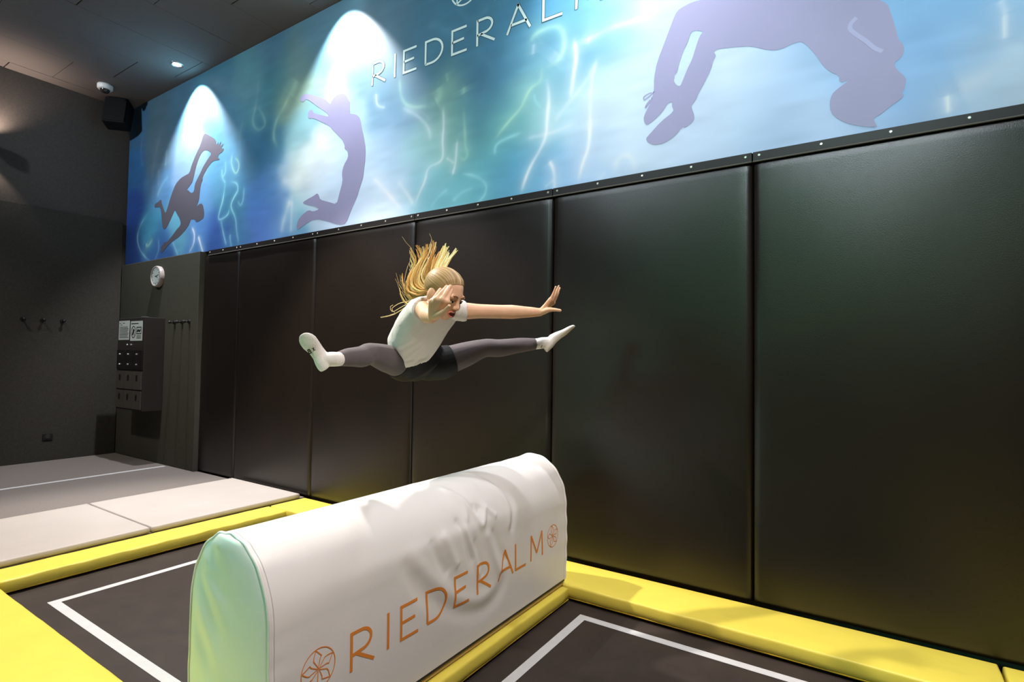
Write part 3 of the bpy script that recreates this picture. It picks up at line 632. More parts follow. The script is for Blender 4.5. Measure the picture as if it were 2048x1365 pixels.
def bed(label, x0, x1, y0, y1, tapes):
    t = thing('trampoline_bed', label, 'trampoline', ((x0+x1)/2, (y0+y1)/2, 0), 'trampoline beds')
    bm = bmesh.new(); nx, ny = 30, 24; g = []
    for j in range(ny+1):
        row = []
        for i in range(nx+1):
            fx, fy = i/nx, j/ny
            row.append(bm.verts.new((x0+(x1-x0)*fx, y0+(y1-y0)*fy, -0.0004-0.006*math.sin(math.pi*fx)*math.sin(math.pi*fy))))
        g.append(row)
    for j in range(ny):
        for i in range(nx): bm.faces.new((g[j][i], g[j][i+1], g[j+1][i+1], g[j+1][i]))
    into(from_bm('mesh_sheet', bm, M['bed'], smooth=True), t)
    bm = bmesh.new(); add_box(bm, (x0, y0, -0.05), (x1, y1, -0.03)); into(from_bm('spring_frame', bm, M['black']), t)
    for (a, b) in tapes:
        bm = bmesh.new(); n = 24; vs = []
        a, b = Vector(a), Vector(b); d = (b-a).normalized(); nn = Vector((-d.y, d.x))*0.0225
        for i in range(n+1):
            p = a.lerp(b, i/n)
            for q in (p+nn, p-nn):
                fx, fy = (q.x-x0)/(x1-x0), (q.y-y0)/(y1-y0)
                vs.append(bm.verts.new((q.x, q.y, 0.0012-0.006*math.sin(math.pi*fx)*math.sin(math.pi*fy))))
        for i in range(n): bm.faces.new((vs[2*i], vs[2*i+1], vs[2*i+3], vs[2*i+2]))
        into(from_bm('tape_line', bm, M['tape']), t)
    return t
xa, ya = -3.54, -1.885
bed('brown trampoline bed with white tape lines left of the white block', -3.95, -1.75, -2.2, -0.2,
    [((xa, ya-0.0225), (xa, -0.42)), ((xa+0.0225, ya), (-1.9, ya)), ((xa+0.0225, -0.43), (-1.9, -0.43))])
xb, yb = -1.228, -0.458
bed('brown trampoline bed with white tape lines right of the white block', -1.50, 0.55, -2.85, -0.2,
    [((xb, yb+0.0225), (xb, -2.6)), ((xb+0.0225, yb), (0.29, yb)), ((0.29, yb+0.0225), (0.29, -2.6))])
# white floor mats on the landing
mats = [(-0.045, -1.198, 'white gym mat beside the padded wall, behind the far yellow pad'), (-1.204, -2.35, 'white gym mat in the middle left, behind the far yellow pad'), (-2.356, -3.50, 'white gym mat beyond the left picture edge')]
for a, b, l in mats:
    pad('gym_mat', l, 'mat', (-5.11, b+0.003, 0.081), (-4.079, a-0.003, 0.119), M['whitemat'], bev=0.008, sag=0.002, wr=0.0006, group='white gym mats', res=0.05, piping=False)

# ------------------------------------------------------------------ white foam block with rounded top
BX, BR, BT, BB, BE = -1.604, 0.208, 0.756, 0.112, 0.25
BY0, BY1 = -2.074, -0.331
HS = BT-BE-BB
_A = np.linspace(0, np.pi, 801)
_ex = BX+BR*np.cos(_A); _ez = BT-BE+BE*np.sin(_A)
_L = np.concatenate([[0], np.cumsum(np.hypot(np.diff(_ex), np.diff(_ez)))])
PER = 2*HS+_L[-1]
FOLDS = [  # (y, s) polylines, width, depth (negative = valley)
 ([(-0.968, 0.734), (-0.887, 0.634), (-0.836, 0.546), (-0.833, 0.488), (-0.853, 0.429), (-0.863, 0.377)], 0.020, -0.006),  # valley shaped along the arc of the leg's cast shadow
 ([(-0.985, 0.79), (-0.92, 0.66), (-0.872, 0.55), (-0.868, 0.46), (-0.885, 0.40)], 0.020, 0.005),
 ([(-1.216, 0.688), (-1.172, 0.612), (-1.152, 0.559), (-1.177, 0.496)], 0.016, 0.006),
 ([(-1.190, 0.66), (-1.145, 0.60), (-1.125, 0.548), (-1.11, 0.497), (-1.081, 0.457), (-1.049, 0.50), (-1.027, 0.549)], 0.013, 0.006),
 ([(-1.03, 0.54), (-1.004, 0.507), (-0.97, 0.478)], 0.015, 0.006),
 ([(-1.11, 0.56), (-1.085, 0.52), (-1.065, 0.55)], 0.02, -0.006),
 ([(-1.243, 0.529), (-1.212, 0.481), (-1.190, 0.40), (-1.15, 0.32)], 0.018, -0.007),
 ([(-1.205, 0.500), (-1.175, 0.42), (-1.13, 0.33), (-1.10, 0.25)], 0.016, 0.006),
 ([(-1.568, 0.464), (-1.469, 0.32), (-1.293, 0.175), (-1.093, 0.10), (-0.961, 0.13), (-0.917, 0.23)], 0.035, -0.006),
 ([(-1.52, 0.47), (-1.42, 0.36), (-1.29, 0.235), (-1.12, 0.155), (-1.0, 0.18)], 0.030, 0.005),
 ([(-1.403, 0.491), (-1.371, 0.408), (-1.31, 0.328)], 0.022, -0.006),
 ([(-1.335, 0.50), (-1.30, 0.42), (-1.25, 0.34)], 0.022, 0.006),
 ([(-1.143, 0.43), (-1.12, 0.341), (-1.09, 0.248)], 0.018, -0.005),
 ([(-1.059, 0.44), (-0.997, 0.30), (-0.949, 0.22)], 0.020, 0.006),
 ([(-1.010, 0.44), (-0.96, 0.33), (-0.90, 0.26)], 0.020, -0.005),
 ([(-1.30, 0.78), (-1.15, 0.72), (-1.0, 0.62)], 0.03, 0.004),
 ([(-0.62, 0.86), (-0.52, 0.74), (-0.45, 0.62)], 0.035, -0.003),
]
def fold_disp(Y, S):
    D = np.zeros_like(Y)
    for pts, wd, dp in FOLDS:
        P = np.array(pts)
        for _ in range(2):
            Q = [P[0]]
            for a, b in zip(P[:-1], P[1:]): Q += [a*0.75+b*0.25, a*0.25+b*0.75]
            Q.append(P[-1]); P = np.array(Q)
        dm = np.full(Y.shape, 9.0); tt = np.zeros_like(Y); n = len(P)-1
        for i, (a, b) in enumerate(zip(P[:-1], P[1:])):
            ab = b-a; t = np.clip(((Y-a[0])*ab[0]+(S-a[1])*ab[1])/((ab**2).sum()+1e-9), 0, 1)
            d = np.hypot(Y-a[0]-t*ab[0], S-a[1]-t*ab[1]); m = d < dm
            dm = np.where(m, d, dm); tt = np.where(m, (i+t)/n, tt)
        D += dp*np.exp(-(dm/wd)**2)*np.clip(np.sin(np.pi*np.clip(tt, 0.04, 0.96))*1.8, 0, 1)
    # small gathers running in from the near seam
    e = Y-BY0
    g = np.sin(S*78+1.2*np.sin(S*17))*(0.5+0.5*np.sin(S*9+0.7))
    D += 0.0028*g*np.exp(-e/0.055)
    e2 = BY1-Y
    D += 0.0015*np.sin(S*66)*np.exp(-e2/0.04)
    # soft ridge where the side turns into the top, slight belly of the side
    D += 0.004*np.exp(-((S-0.47)/0.03)**2)*np.exp(-((Y+1.35)/0.55)**2)
    D += 0.006*np.sin(np.pi*np.clip(S/HS, 0, 1))*np.where(S < HS, 1, 0)
    return D
def barrel_point(Y, S, off=0.0):
    Y = np.asarray(Y, float); S = np.asarray(S, float)
    a = np.interp(np.clip(S-HS, 0, _L[-1]), _L, _A)
    x = BX+BR*np.cos(a); z = BT-BE+BE*np.sin(a)
    nx = np.cos(a)/BR; nz = np.sin(a)/BE; nl = np.hypot(nx, nz); nx, nz = nx/nl, nz/nl
    z = np.where(S < HS, BB+S, z); z = np.where(S > HS+_L[-1], BB+(PER-S), z)
    D = fold_disp(Y, S)+off
    return np.stack([x+nx*D, Y, z+nz*D], -1)
block = thing('vaulting_block', 'long white foam block with rounded top and orange lettering on the divider pad', 'gym block', (BX, (BY0+BY1)/2, BB))
ny, ns = 420, 190
Yg, Sg = np.meshgrid(np.linspace(BY0, BY1, ny+1), np.linspace(0, PER, ns+1), indexing='ij')
Vb = barrel_point(Yg, Sg).reshape(-1, 3)
ii = np.arange((ny+1)*(ns+1)).reshape(ny+1, ns+1)
Fb = np.stack([ii[:-1,:-1], ii[1:,:-1], ii[1:,1:], ii[:-1,1:]], -1).reshape(-1, 4)
me = bpy.data.meshes.new('cover'); me.from_pydata(Vb.tolist(), [], Fb.tolist()); me.update()
me.polygons.foreach_set('use_smooth', [True]*len(me.polygons))
into(link('cover', me, None, M['barrel']), block)
def end_panel(y, sgn):
    S = np.linspace(0, PER, 121); O = barrel_point(np.full(S.shape, y), S)
    bm = bmesh.new(); K = 26; rings = []
    ctr = np.array([BX, y, BB+0.26])
    # sweep between the left and the right side of the outline: rows of a lofted sheet
    half = 60
    rows = []
    for i in range(half+1):
        a, b = O[i], O[120-i]; row = []
        for j in range(K+1):
            t = j/K; p = a*(1-t)+b*t
            u = math.sin(math.pi*t)**0.6 if 0 < t < 1 else 0.0
            v = min(1.0, (i+0.001)/half*6); v = v if i < half*0.86 else v*max(0.0, (half-i)/(half*0.14))**0.6
            bul = 0.020*u*v
            z = p[2]; xx = (p[0]-BX)/BR
            wr = 0.0045*math.sin((xx*0.9+z*4.2)*9.0)*math.exp(-((xx+0.55)/0.5)**2)*smoothstep(0.25, 0.45, z)*u*v
            wr += 0.0035*math.sin((xx*0.6-z*2.2)*8.0+1)*math.exp(-((xx+0.7)/0.45)**2)*u*v
            wr -= 0.0045*math.exp(-((z-0.585+0.10*xx)/0.020)**2)*math.exp(-((xx+0.3)/0.35)**2)*u
            row.append(bm.verts.new((p[0], y+sgn*(bul+float(wr)), z)))
        rows.append(row)
    for i in range(half):
        for j in range(K):
            vs = [rows[i][j], rows[i][j+1], rows[i+1][j+1], rows[i+1][j]]
            try: bm.faces.new(vs)
            except ValueError: pass
    bmesh.ops.remove_doubles(bm, verts=bm.verts, dist=0.0004)
    p = into(from_bm('end_panel', bm, M['barrel'], smooth=True), block)
    # welted seam
    bm = bmesh.new(); n = 8; rr = 0.0055; prev = None
    for i in range(121):
        c = Vector(O[i]); tdir = Vector(O[min(120, i+1)]-O[max(0, i-1)]).normalized(); s1 = Vector((0, 1, 0)); s2 = tdir.cross(s1)
        ring = [bm.verts.new(c+(s1*math.cos(2*math.pi*k/n)+s2*math.sin(2*math.pi*k/n))*rr) for k in range(n)]
        if prev:
            for k in range(n): bm.faces.new((prev[k], prev[(k+1) % n], ring[(k+1) % n], ring[k]))
        prev = ring
    into(from_bm('welt', bm, M['barrel'], smooth=True), block)
    # stitched line just inside the cover edge
    q = ribbon2d([(y-sgn*0.014, s) for s in np.linspace(0.01, PER-0.01, 160)], 0.0022)
    into(quads_on('stitch_line', q, lambda a, b: tuple(barrel_point(a, b, 0.0006)), M['seam']), block)
    return p
end_panel(BY0, -1); end_panel(BY1, 1)
into(box('base_strip', (BX-BR+0.006, BY0+0.01, ZP+0.0035), (BX+BR-0.004, BY1-0.008, BB+0.006), M['tanstrip']), block)  # tan strip between the divider pad and the block
into(box('base_gap', (BX-BR+0.002, BY0+0.004, BB-0.010), (BX+BR+0.0005, BY1-0.004, BB-0.001), M['black']), block)
onblock = lambda a, b: tuple(barrel_point(a, b, 0.0012))
for ch, ly in zip('RIEDERALM', (-1.790, -1.632, -1.570, -1.434, -1.275, -1.127, -0.972, -0.833, -0.697)):
    s0 = 0.290-BB+0.019*(ly+1.79)/0.5*0.55
    into(letter(ch, ly, s0, 0.122, 0.0108, onblock, M['orange'], None, 0.98, sub=6), block)
for cy_, cz_, r_ in ((-1.914, 0.356, 0.060), (-0.481, 0.380, 0.055)):
    q = []
    for P, cl in logo_strokes(cy_, cz_-BB, r_, 5, 100): q += ribbon2d(P, 0.0030, cl)
    into(quads_on('logo', q, onblock, M['orange']), block)['label'] = 'round orange five petal emblem'

# ------------------------------------------------------------------ ceiling fittings
def downlight(x, y, label, lit=True):
    t = thing('ceiling_downlight', label, 'ceiling light', (x, y, CEIL))
    bm = bmesh.new(); n = 28; pr = [(0.045, 0.001), (0.047, -0.006), (0.060, -0.007), (0.064, 0.0), (0.064, 0.012)]
    rings = [[bm.verts.new((x+r*math.cos(2*math.pi*k/n), y+r*math.sin(2*math.pi*k/n), CEIL+z)) for k in range(n)] for r, z in pr]
    for a, b in zip(rings[:-1], rings[1:]):
        for k in range(n): bm.faces.new((a[k], a[(k+1) % n], b[(k+1) % n], b[k]))
    into(from_bm('trim_ring', bm, M['chrome'], smooth=True), t)
    bm = bmesh.new(); add_ball(bm, (x, y, CEIL+0.004), (0.043, 0.043, 0.010), 20, 8)
    into(from_bm('lens', bm, M['lamp'], smooth=True), t)
    return t
downlight(WASH[0], -0.233, 'small lit round downlight in the dark ceiling beside the mural')
for _x, _l in zip(WASH[1:], ('downlight over the leaping silhouette, above the picture edge', 'downlight over the end of the mural lettering, above the picture edge', 'downlight over the right end of the mural')):
    downlight(_x, -0.233, _l)
for (_x, _y), _l in zip(LAMPS, ('ceiling lamp over the far yellow pad, above the picture', 'added fill lamp over the right trampoline, behind the picture edge', 'added fill lamp over the grey landing, left of the picture', 'added fill lamp over the near walkway, out of the picture')):
    downlight(_x, _y, _l)

t = thing('security_camera', 'small white dome camera on the ceiling near the far corner', 'security camera', (-7.245, -0.445, CEIL))
cx, cy = -7.245, -0.445
bm = bmesh.new(); n = 28; pr = [(0.0, 0.002), (0.074, 0.002), (0.076, -0.012), (0.074, -0.040), (0.066, -0.050), (0.050, -0.052)]
rings = [[bm.verts.new((cx+max(r, 0.001)*math.cos(2*math.pi*k/n), cy+max(r, 0.001)*math.sin(2*math.pi*k/n), CEIL+z)) for k in range(n)] for r, z in pr]
for a, b in zip(rings[:-1], rings[1:]):
    for k in range(n): bm.faces.new((a[k], a[(k+1) % n], b[(k+1) % n], b[k]))
bm.faces.new(rings[-1])
into(from_bm('housing', bm, M['whiteplastic'], smooth=True), t)
bm = bmesh.new(); add_ball(bm, (cx, cy, CEIL-0.050), (0.048, 0.048, 0.042), 20, 12); into(from_bm('smoked_dome', bm, M['glassdark'], smooth=True), t)

# loudspeaker in the corner under the ceiling
t = thing('loudspeaker', 'black loudspeaker mounted in the corner under the ceiling, left of the mural', 'loudspeaker', (-7.55, -0.20, 3.98))
Tm = Matrix.Translation((-7.50, -0.215, 4.135)) @ Matrix.Rotation(R(48), 4, 'Z') @ Matrix.Rotation(R(-14), 4, 'X')
def tbox(name, lo, hi, material, bev):
    bm = bmesh.new(); add_box(bm, lo, hi); bmesh.ops.transform(bm, matrix=Tm, verts=bm.verts)
    return into(from_bm(name, bm, material, bevel=bev), t)
tbox('cabinet', (-0.125, -0.09, -0.165), (0.125, 0.10, 0.165), M['speakerm'], 0.02)
tbox('grille', (-0.112, -0.10, -0.152), (0.112, -0.088, 0.152), M['speakerm'], 0.004)
bm = bmesh.new(); add_cyl(bm, (-7.50, -0.2, 4.13), (-7.69, -0.06, 4.20), 0.018, 0.018, 10); into(from_bm('bracket', bm, M['speakerm']), t)

# wall sconce on the end wall, just beyond the left picture edge
t = thing('wall_sconce', 'up and down wall lamp on the far end wall at the left picture edge', 'wall lamp', (XL, SCY, SCZ))
bm = bmesh.new(); add_cyl(bm, (SCX-0.01, SCY, SCZ-0.06), (SCX-0.01, SCY, SCZ+0.06), 0.045, 0.045, 24); into(from_bm('lamp_body', bm, M['black'], bevel=0.004), t)
bm = bmesh.new(); add_box(bm, (XL, SCY-0.03, SCZ-0.04), (SCX-0.04, SCY+0.03, SCZ+0.04)); into(from_bm('wall_plate', bm, M['black'], bevel=0.003), t)

# ------------------------------------------------------------------ things on the walls
FY = -0.040            # front of the felt cladding
t = thing('wall_clock', 'round wall clock with pale face above the lockers', 'clock', (-6.724, FY, 2.157))
cx, cz = -6.724, 2.157
def xz_ring(bm, prof, cx, cz, n=40):
    rings = [[bm.verts.new((cx+r*math.cos(2*math.pi*k/n), y, cz+r*math.sin(2*math.pi*k/n))) for k in range(n)] for r, y in prof]
    for a, b in zip(rings[:-1], rings[1:]):
        for k in range(n): bm.faces.new((a[k], a[(k+1) % n], b[(k+1) % n], b[k]))
    return rings
bm = bmesh.new(); rg = xz_ring(bm, [(0.118, FY), (0.120, FY-0.030), (0.114, FY-0.044), (0.104, FY-0.046), (0.098, FY-0.038)], cx, cz)
into(from_bm('rim', bm, M['clockrim'], smooth=True), t)
bm = bmesh.new(); rg = xz_ring(bm, [(0.100, FY-0.036), (0.0005, FY-0.0365)], cx, cz); into(from_bm('dial', bm, M['clockface']), t)
for k in range(12):
    a = R(30*k); bm = bmesh.new(); l0, l1 = (0.076, 0.090)
    p = Vector((cx+l0*math.sin(a), FY-0.0375, cz+l0*math.cos(a))); q = Vector((cx+l1*math.sin(a), FY-0.0375, cz+l1*math.cos(a)))
    add_cyl(bm, p, q, 0.0025, 0.0025, 6); into(from_bm('hour_mark', bm, M['ink']), t)
for nm, ang, ln, wd in (('hour_hand', 108, 0.045, 0.004), ('minute_hand', 75, 0.068, 0.003)):
    a = R(ang); bm = bmesh.new()
    add_cyl(bm, (cx-0.012*math.sin(a), FY-0.040, cz-0.012*math.cos(a)), (cx+ln*math.sin(a), FY-0.040, cz+ln*math.cos(a)), wd, wd*0.5, 6)
    into(from_bm(nm, bm, M['ink']), t)

LX0, LX1, LZ0, LZ1, LY = -7.205, -6.556, 0.665, 1.684, -0.240
t = thing('locker_cabinet', 'dark wall mounted locker cabinet with small doors below the clock', 'locker cabinet', ((LX0+LX1)/2, FY, LZ0))
into(box('carcass', (LX0, LY, LZ0), (LX1, FY-0.001, LZ1), M['locker'], bevel=0.004), t)
dw = (LX1-LX0-0.05)/3
for r_, (z0, z1, mm) in enumerate(((1.112, 1.330, M['black']), (0.895, 1.092, M['lockerdoor']), (0.682, 0.880, M['lockerdoor']))):
    for c_ in range(3):
        a = LX0+0.02+c_*(dw+0.005)
        d = into(box('door', (a, LY-0.012, z0), (a+dw, LY+0.002, z1), mm, bevel=0.003), t)
        if r_ == 0:
            d['label'] = 'darker locker door with two small metal locks'
            for zk in (z1-0.05, z0+0.055):
                bm = bmesh.new(); add_cyl(bm, (a+dw*0.42, LY-0.010, zk), (a+dw*0.42, LY-0.024, zk), 0.011, 0.008, 12)
                k_ = from_bm('lock', bm, M['chrome']); k_.parent = d
        else:
            k_ = box('handle_slot', (a+dw*0.38, LY-0.0135, z1-0.105), (a+dw*0.58, LY-0.011, z1-0.04), M['black']); k_.parent = d
for xk in (-6.956, -6.862):
    bm = bmesh.new(); add_cyl(bm, (xk, LY+0.002, 1.385), (xk, LY-0.010, 1.385), 0.012, 0.009, 12); into(from_bm('bolt', bm, M['chrome']), t)
into(box('top_fitting', (-6.75, -0.2, LZ1), (-6.68, -0.15, LZ1+0.012), M['chrome'], bevel=0.003), t)
# two notices taped to the lockers
def notice(label, x0, x1, z0, z1):
    return tag(box('paper_notice', (x0, LY-0.003, z0), (x1, LY-0.0008, z1), M['paper']), label, 'notice')
n1 = notice('white paper notice with small print on the lockers, left of the pictogram notice', -7.180, -6.918, 1.440, 1.655)
n2 = notice('white paper notice with two black pictograms on the lockers', -6.888, -6.605, 1.428, 1.645)
lines = [(0.02, 0.185, 0.03), (0.10, 0.185, 0.05), (0.04, 0.165, 0.04)] + [(0.025, 0.14-0.0165*i, 0.20+0.012*((i*5) % 3)) for i in range(8)]
for x_, z_, l_ in lines:
    box('print_line', (-7.180+x_, LY-0.0042, 1.440+z_), (-7.180+min(0.245, x_+l_), LY-0.003, 1.440+z_+0.006), M['ink'], n1)
onpaper = lambda x, z: (x, LY-0.0042, z)
q = ribbon2d(arc(-6.812, 1.525, 0.050, 0.062, 0, 360, 32)[:-1], 0.010, True) + ribbon2d([(-6.835, 1.49), (-6.815, 1.53), (-6.795, 1.555)], 0.030) + ribbon2d([(-6.845, 1.575), (-6.775, 1.48)], 0.007)
quads_on('pictogram', q, onpaper, M['ink'], n2)
q = ribbon2d([(-6.735, 1.505), (-6.735, 1.575), (-6.630, 1.575), (-6.630, 1.505)], 0.010, True) + ribbon2d([(-6.725, 1.525), (-6.70, 1.545), (-6.675, 1.53), (-6.645, 1.55)], 0.022)
quads_on('pictogram', q, onpaper, M['ink'], n2)
for i in range(3): box('print_line', (-6.735, LY-0.0042, 1.452+0.014*i), (-6.632, LY-0.003, 1.458+0.014*i), M['ink'], n2)
box('print_line', (-6.87, LY-0.0042, 1.612), (-6.70, LY-0.003, 1.622), M['ink'], n2)

def hook(loc, axis, label, grp):
    t = thing('coat_hook', label, 'coat hook', loc, grp)
    p = Vector(loc); n_ = Vector(axis)
    bm = bmesh.new(); add_cyl(bm, p, p+n_*0.012, 0.022, 0.020, 14); into(from_bm('base_disc', bm, M['black']), t)
    bm = bmesh.new(); add_cyl(bm, p+n_*0.010, p+n_*0.05, 0.009, 0.009, 10); add_ball(bm, p+n_*0.055, 0.017, 12, 8); into(from_bm('peg', bm, M['black'], smooth=True), t)
for y_, l_ in ((-0.959, 'leftmost of three black coat hooks on the dark end wall'), (-0.788, 'middle of three black coat hooks on the dark end wall'), (-0.608, 'rightmost of three black coat hooks on the dark end wall')):
    hook((XL+0.030, y_, 1.645), (1, 0, 0), l_, 'coat hooks on the end wall')
for x_, l_ in ((-6.335, 'small coat hook on the felt wall closest to the lockers'), (-6.174, 'middle of three coat hooks on the felt wall right of the lockers'), (-6.027, 'coat hook on the felt wall nearest the black pads')):
    hook((x_, FY, 1.631), (0, -1, 0), l_, 'coat hooks on the felt wall')
t = thing('wall_socket', 'dark wall socket low on the dark end wall', 'socket', (XL+0.03, -0.70, 0.348))
into(box('cover_plate', (XL+0.030, -0.745, 0.313), (XL+0.040, -0.655, 0.383), M['black'], bevel=0.003), t)
bm = bmesh.new(); add_cyl(bm, (XL+0.038, -0.70, 0.348), (XL+0.043, -0.70, 0.348), 0.025, 0.022, 16); into(from_bm('socket_insert', bm, M['locker']), t)

# ------------------------------------------------------------------ the jumper
V3 = Vector
def cat_rom(P, n=8):
    P = [V3(p) for p in P]; out = []
    Q = [P[0]*2-P[1]] + P + [P[-1]*2-P[-2]]
    for i in range(1, len(Q)-2):
        a, b, c, d = Q[i-1:i+3]
        for k in range(n):
            t = k/n
            out.append(0.5*((2*b)+(c-a)*t+(2*a-5*b+4*c-d)*t*t+(3*b-a-3*c+d)*t**3))
    out.append(P[-1]); return out
def tube(bm, P, rad, n=18, seg=8, cap=True):
    pts = cat_rom(P, seg); m = len(P)-1
    rr = []
    for i in range(len(pts)):
        f = i/(len(pts)-1)*m; k = min(int(f), m-1); t = f-k; t = t*t*(3-2*t)*0.5+t*0.5
        rr.append(rad[k]*(1-t)+rad[k+1]*t)
    fr = None; rings = []
    def ring(c, d, r):
        nonlocal fr
        d = d.normalized()
        if fr is None: fr = d.orthogonal().normalized()
        fr = (fr-d*fr.dot(d)).normalized(); s = d.cross(fr)
        rings.append([bm.verts.new(c+(fr*math.cos(2*math.pi*k/n)+s*math.sin(2*math.pi*k/n))*r) for k in range(n)])
    d0 = pts[1]-pts[0]; d1 = pts[-1]-pts[-2]
    if cap:
        for a in (80, 60, 35): ring(pts[0]-d0.normalized()*rr[0]*math.sin(R(a)), d0, rr[0]*math.cos(R(a)))
    for i, p in enumerate(pts): ring(p, pts[min(len(pts)-1, i+1)]-pts[max(0, i-1)], rr[i])
    if cap:
        for a in (35, 60, 80): ring(pts[-1]+d1.normalized()*rr[-1]*math.sin(R(a)), d1, rr[-1]*math.cos(R(a)))
    for a, b in zip(rings[:-1], rings[1:]):
        for k in range(n): bm.faces.new((a[k], a[(k+1) % n], b[(k+1) % n], b[k]))
    bm.faces.new(rings[0][::-1]); bm.faces.new(rings[-1])
def loft(bm, rows, n=28):
    """rows: (centre, side axis, front axis, half width, half depth front, half depth back)"""
    rings = []
    for c, s, f, a, b, b2 in rows:
        ring = []
        for k in range(n):
            t = 2*math.pi*k/n; x, y = math.cos(t), math.sin(t)
            ring.append(bm.verts.new(V3(c)+s*(a*x)+f*((b if y > 0 else b2)*y)))
        rings.append(ring)
    for p, q in zip(rings[:-1], rings[1:]):
        for k in range(n): bm.faces.new((p[k], p[(k+1) % n], q[(k+1) % n], q[k]))
    bm.faces.new(rings[0][::-1]); bm.faces.new(rings[-1])
def remeshed(name, bm, material, voxel, smooth_it, parent, wrinkle=None):
    bmesh.ops.recalc_face_normals(bm, faces=bm.faces)
    me = bpy.data.meshes.new(name); bm.to_mesh(me); bm.free()
    o = bpy.data.objects.new(name, me); COL.objects.link(o)
    md = o.modifiers.new('r', 'REMESH'); md.mode = 'VOXEL'; md.voxel_size = voxel
    ms = o.modifiers.new('s', 'SMOOTH'); ms.iterations = smooth_it; ms.factor = 0.5
    dg = bpy.context.evaluated_depsgraph_get()
    me2 = bpy.data.meshes.new_from_object(o.evaluated_get(dg))
    bpy.data.objects.remove(o); bpy.data.meshes.remove(me)
    me2.name = name
    if wrinkle:
        N = len(me2.vertices); co = np.empty(N*3); no = np.empty(N*3)
        me2.vertices.foreach_get('co', co); me2.vertex_normals.foreach_get('vector', no)
        co = co.reshape(-1, 3); no = no.reshape(-1, 3)
        co += no*wrinkle(co)[:, None]; me2.vertices.foreach_set('co', co.ravel())
    me2.polygons.foreach_set('use_smooth', [True]*len(me2.polygons)); me2.update()
    return into(link(name, me2, None, material), parent)

PEL = V3((-1.8933, -0.9512, 1.2593)); WAI = V3((-1.8955, -1.0403, 1.3542)); CHE = V3((-1.7497, -1.0917, 1.4479)); SHM = V3((-1.638, -1.1171, 1.5274))
SHR = V3((-1.6623, -1.1922, 1.5083)); SHL = V3((-1.6078, -0.9887, 1.5119))
HIR = V3((-1.9286, -1.0344, 1.2586)); HIL = V3((-1.8425, -0.8581, 1.2653))
KNR = V3((-1.8803, -1.2919, 1.304)); ANR = V3((-1.8526, -1.5003, 1.2781))
KNL = V3((-1.7065, -0.6757, 1.3439)); ANL = V3((-1.5159, -0.4435, 1.3742))
ELL = V3((-1.5104, -0.8169, 1.5175)); WRL = V3((-1.3893, -0.6415, 1.5248))
ELR = V3((-1.5427, -1.3034, 1.4652)); WRR = V3((-1.4049, -1.4156, 1.4468))
HC = V3((-1.5536, -1.1827, 1.5647)); HA = Matrix(((-0.0409, -0.8734, 0.4852), (0.9986, -0.0519, -0.0093), (0.0333, 0.4842, 0.8743)))
def H(x, y, z): return HC + HA @ (V3((x, y, z))*1.02)
person = thing('person', 'person in white top and grey leggings doing a straddle jump above the white block', 'person', PEL)
side = (SHL-SHR).normalized(); hipside = (HIL-HIR).normalized()
def frame(up, s):
    up = up.normalized(); s = (s-up*s.dot(up)).normalized(); return s, s.cross(up)
def torso_rows(grow=0.0, top=True, hem=False):
    rows = []
    spec = [(-0.22, 0.075, 0.060, 0.070, 0.0), (0.0, 0.118, 0.085, 0.105, 0.0), (0.5, 0.118, 0.085, 0.088, 0.2), (0.86, 0.108, 0.085, 0.090, 0.4), (1.1, 0.107, 0.085, 0.090, 0.55),
            (1.5, 0.112, 0.088, 0.094, 0.8), (2.0, 0.120, 0.088, 0.097, 1.0), (2.6, 0.122, 0.078, 0.088, 1.0), (3.0, 0.096, 0.056, 0.064, 1.0), (3.2, 0.050, 0.045, 0.045, 1.0)]
    C = [PEL, WAI, CHE, SHM]
    for t, a, b, b2, ks in spec:
        k = max(0, min(2, int(math.floor(t)))); f = t-k
        c = C[k].lerp(C[k+1], f); up = (C[k+1]-C[k])
        s, fr = frame(up if 0 <= t < 3 else up, hipside.lerp(side, ks))
        rows.append((c, s, fr, a+grow, b+grow, b2+grow, t))
    return rows
# --- body: one continuous skin
def hand(bm, wr, knuck, tips, bend, thumb, rp=0.0115, rf=0.0068):
    for kn, tp, bd, k in zip(knuck, tips, bend, (0.92, 1.0, 1.0, 0.82)):
        tube(bm, [wr, wr.lerp(kn, 0.55)+bd*0.2, kn], [0.016, rp*1.05, rp*0.95], 12, 6)
        tube(bm, [wr.lerp(kn, 0.8), kn, kn.lerp(tp, 0.48)+bd, tp], [rp*0.8, rf*1.22*k, rf*1.06*k, rf*0.80*k], 12, 6)
    for a, b in zip(knuck[:-1], knuck[1:]):
        tube(bm, [wr.lerp(a, 0.55), wr.lerp(b, 0.55)], [rp, rp], 10, 3)
        tube(bm, [wr.lerp(a, 0.92), wr.lerp(b, 0.92)], [rp*0.86, rp*0.86], 10, 3)
    tube(bm, thumb, [0.015, 0.0125, 0.0088, 0.0072], 12, 6)
bm = bmesh.new()
loft(bm, [r[:6] for r in torso_rows()])
tube(bm, [SHM-(SHM-CHE)*0.2, SHM.lerp(H(0, 0.02, -0.07), 0.5), H(0, 0.018, -0.05)], [0.052, 0.043, 0.043])
for h_, k_, a_ in ((HIR, KNR, ANR), (HIL, KNL, ANL)):
    kk = k_.lerp(a_, 0.28)-VU*0.006
    tube(bm, [PEL.lerp(h_, 0.7), h_, h_.lerp(k_, 0.5), k_, kk, k_.lerp(a_, 0.65), a_], [0.080, 0.076, 0.062, 0.044, 0.043, 0.036, 0.026])
tube(bm, [SHM.lerp(SHL, 0.6), SHL, SHL.lerp(ELL, 0.5), ELL, ELL.lerp(WRL, 0.28), ELL.lerp(WRL, 0.7), WRL], [0.042, 0.041, 0.034, 0.0335, 0.0345, 0.027, 0.0205])
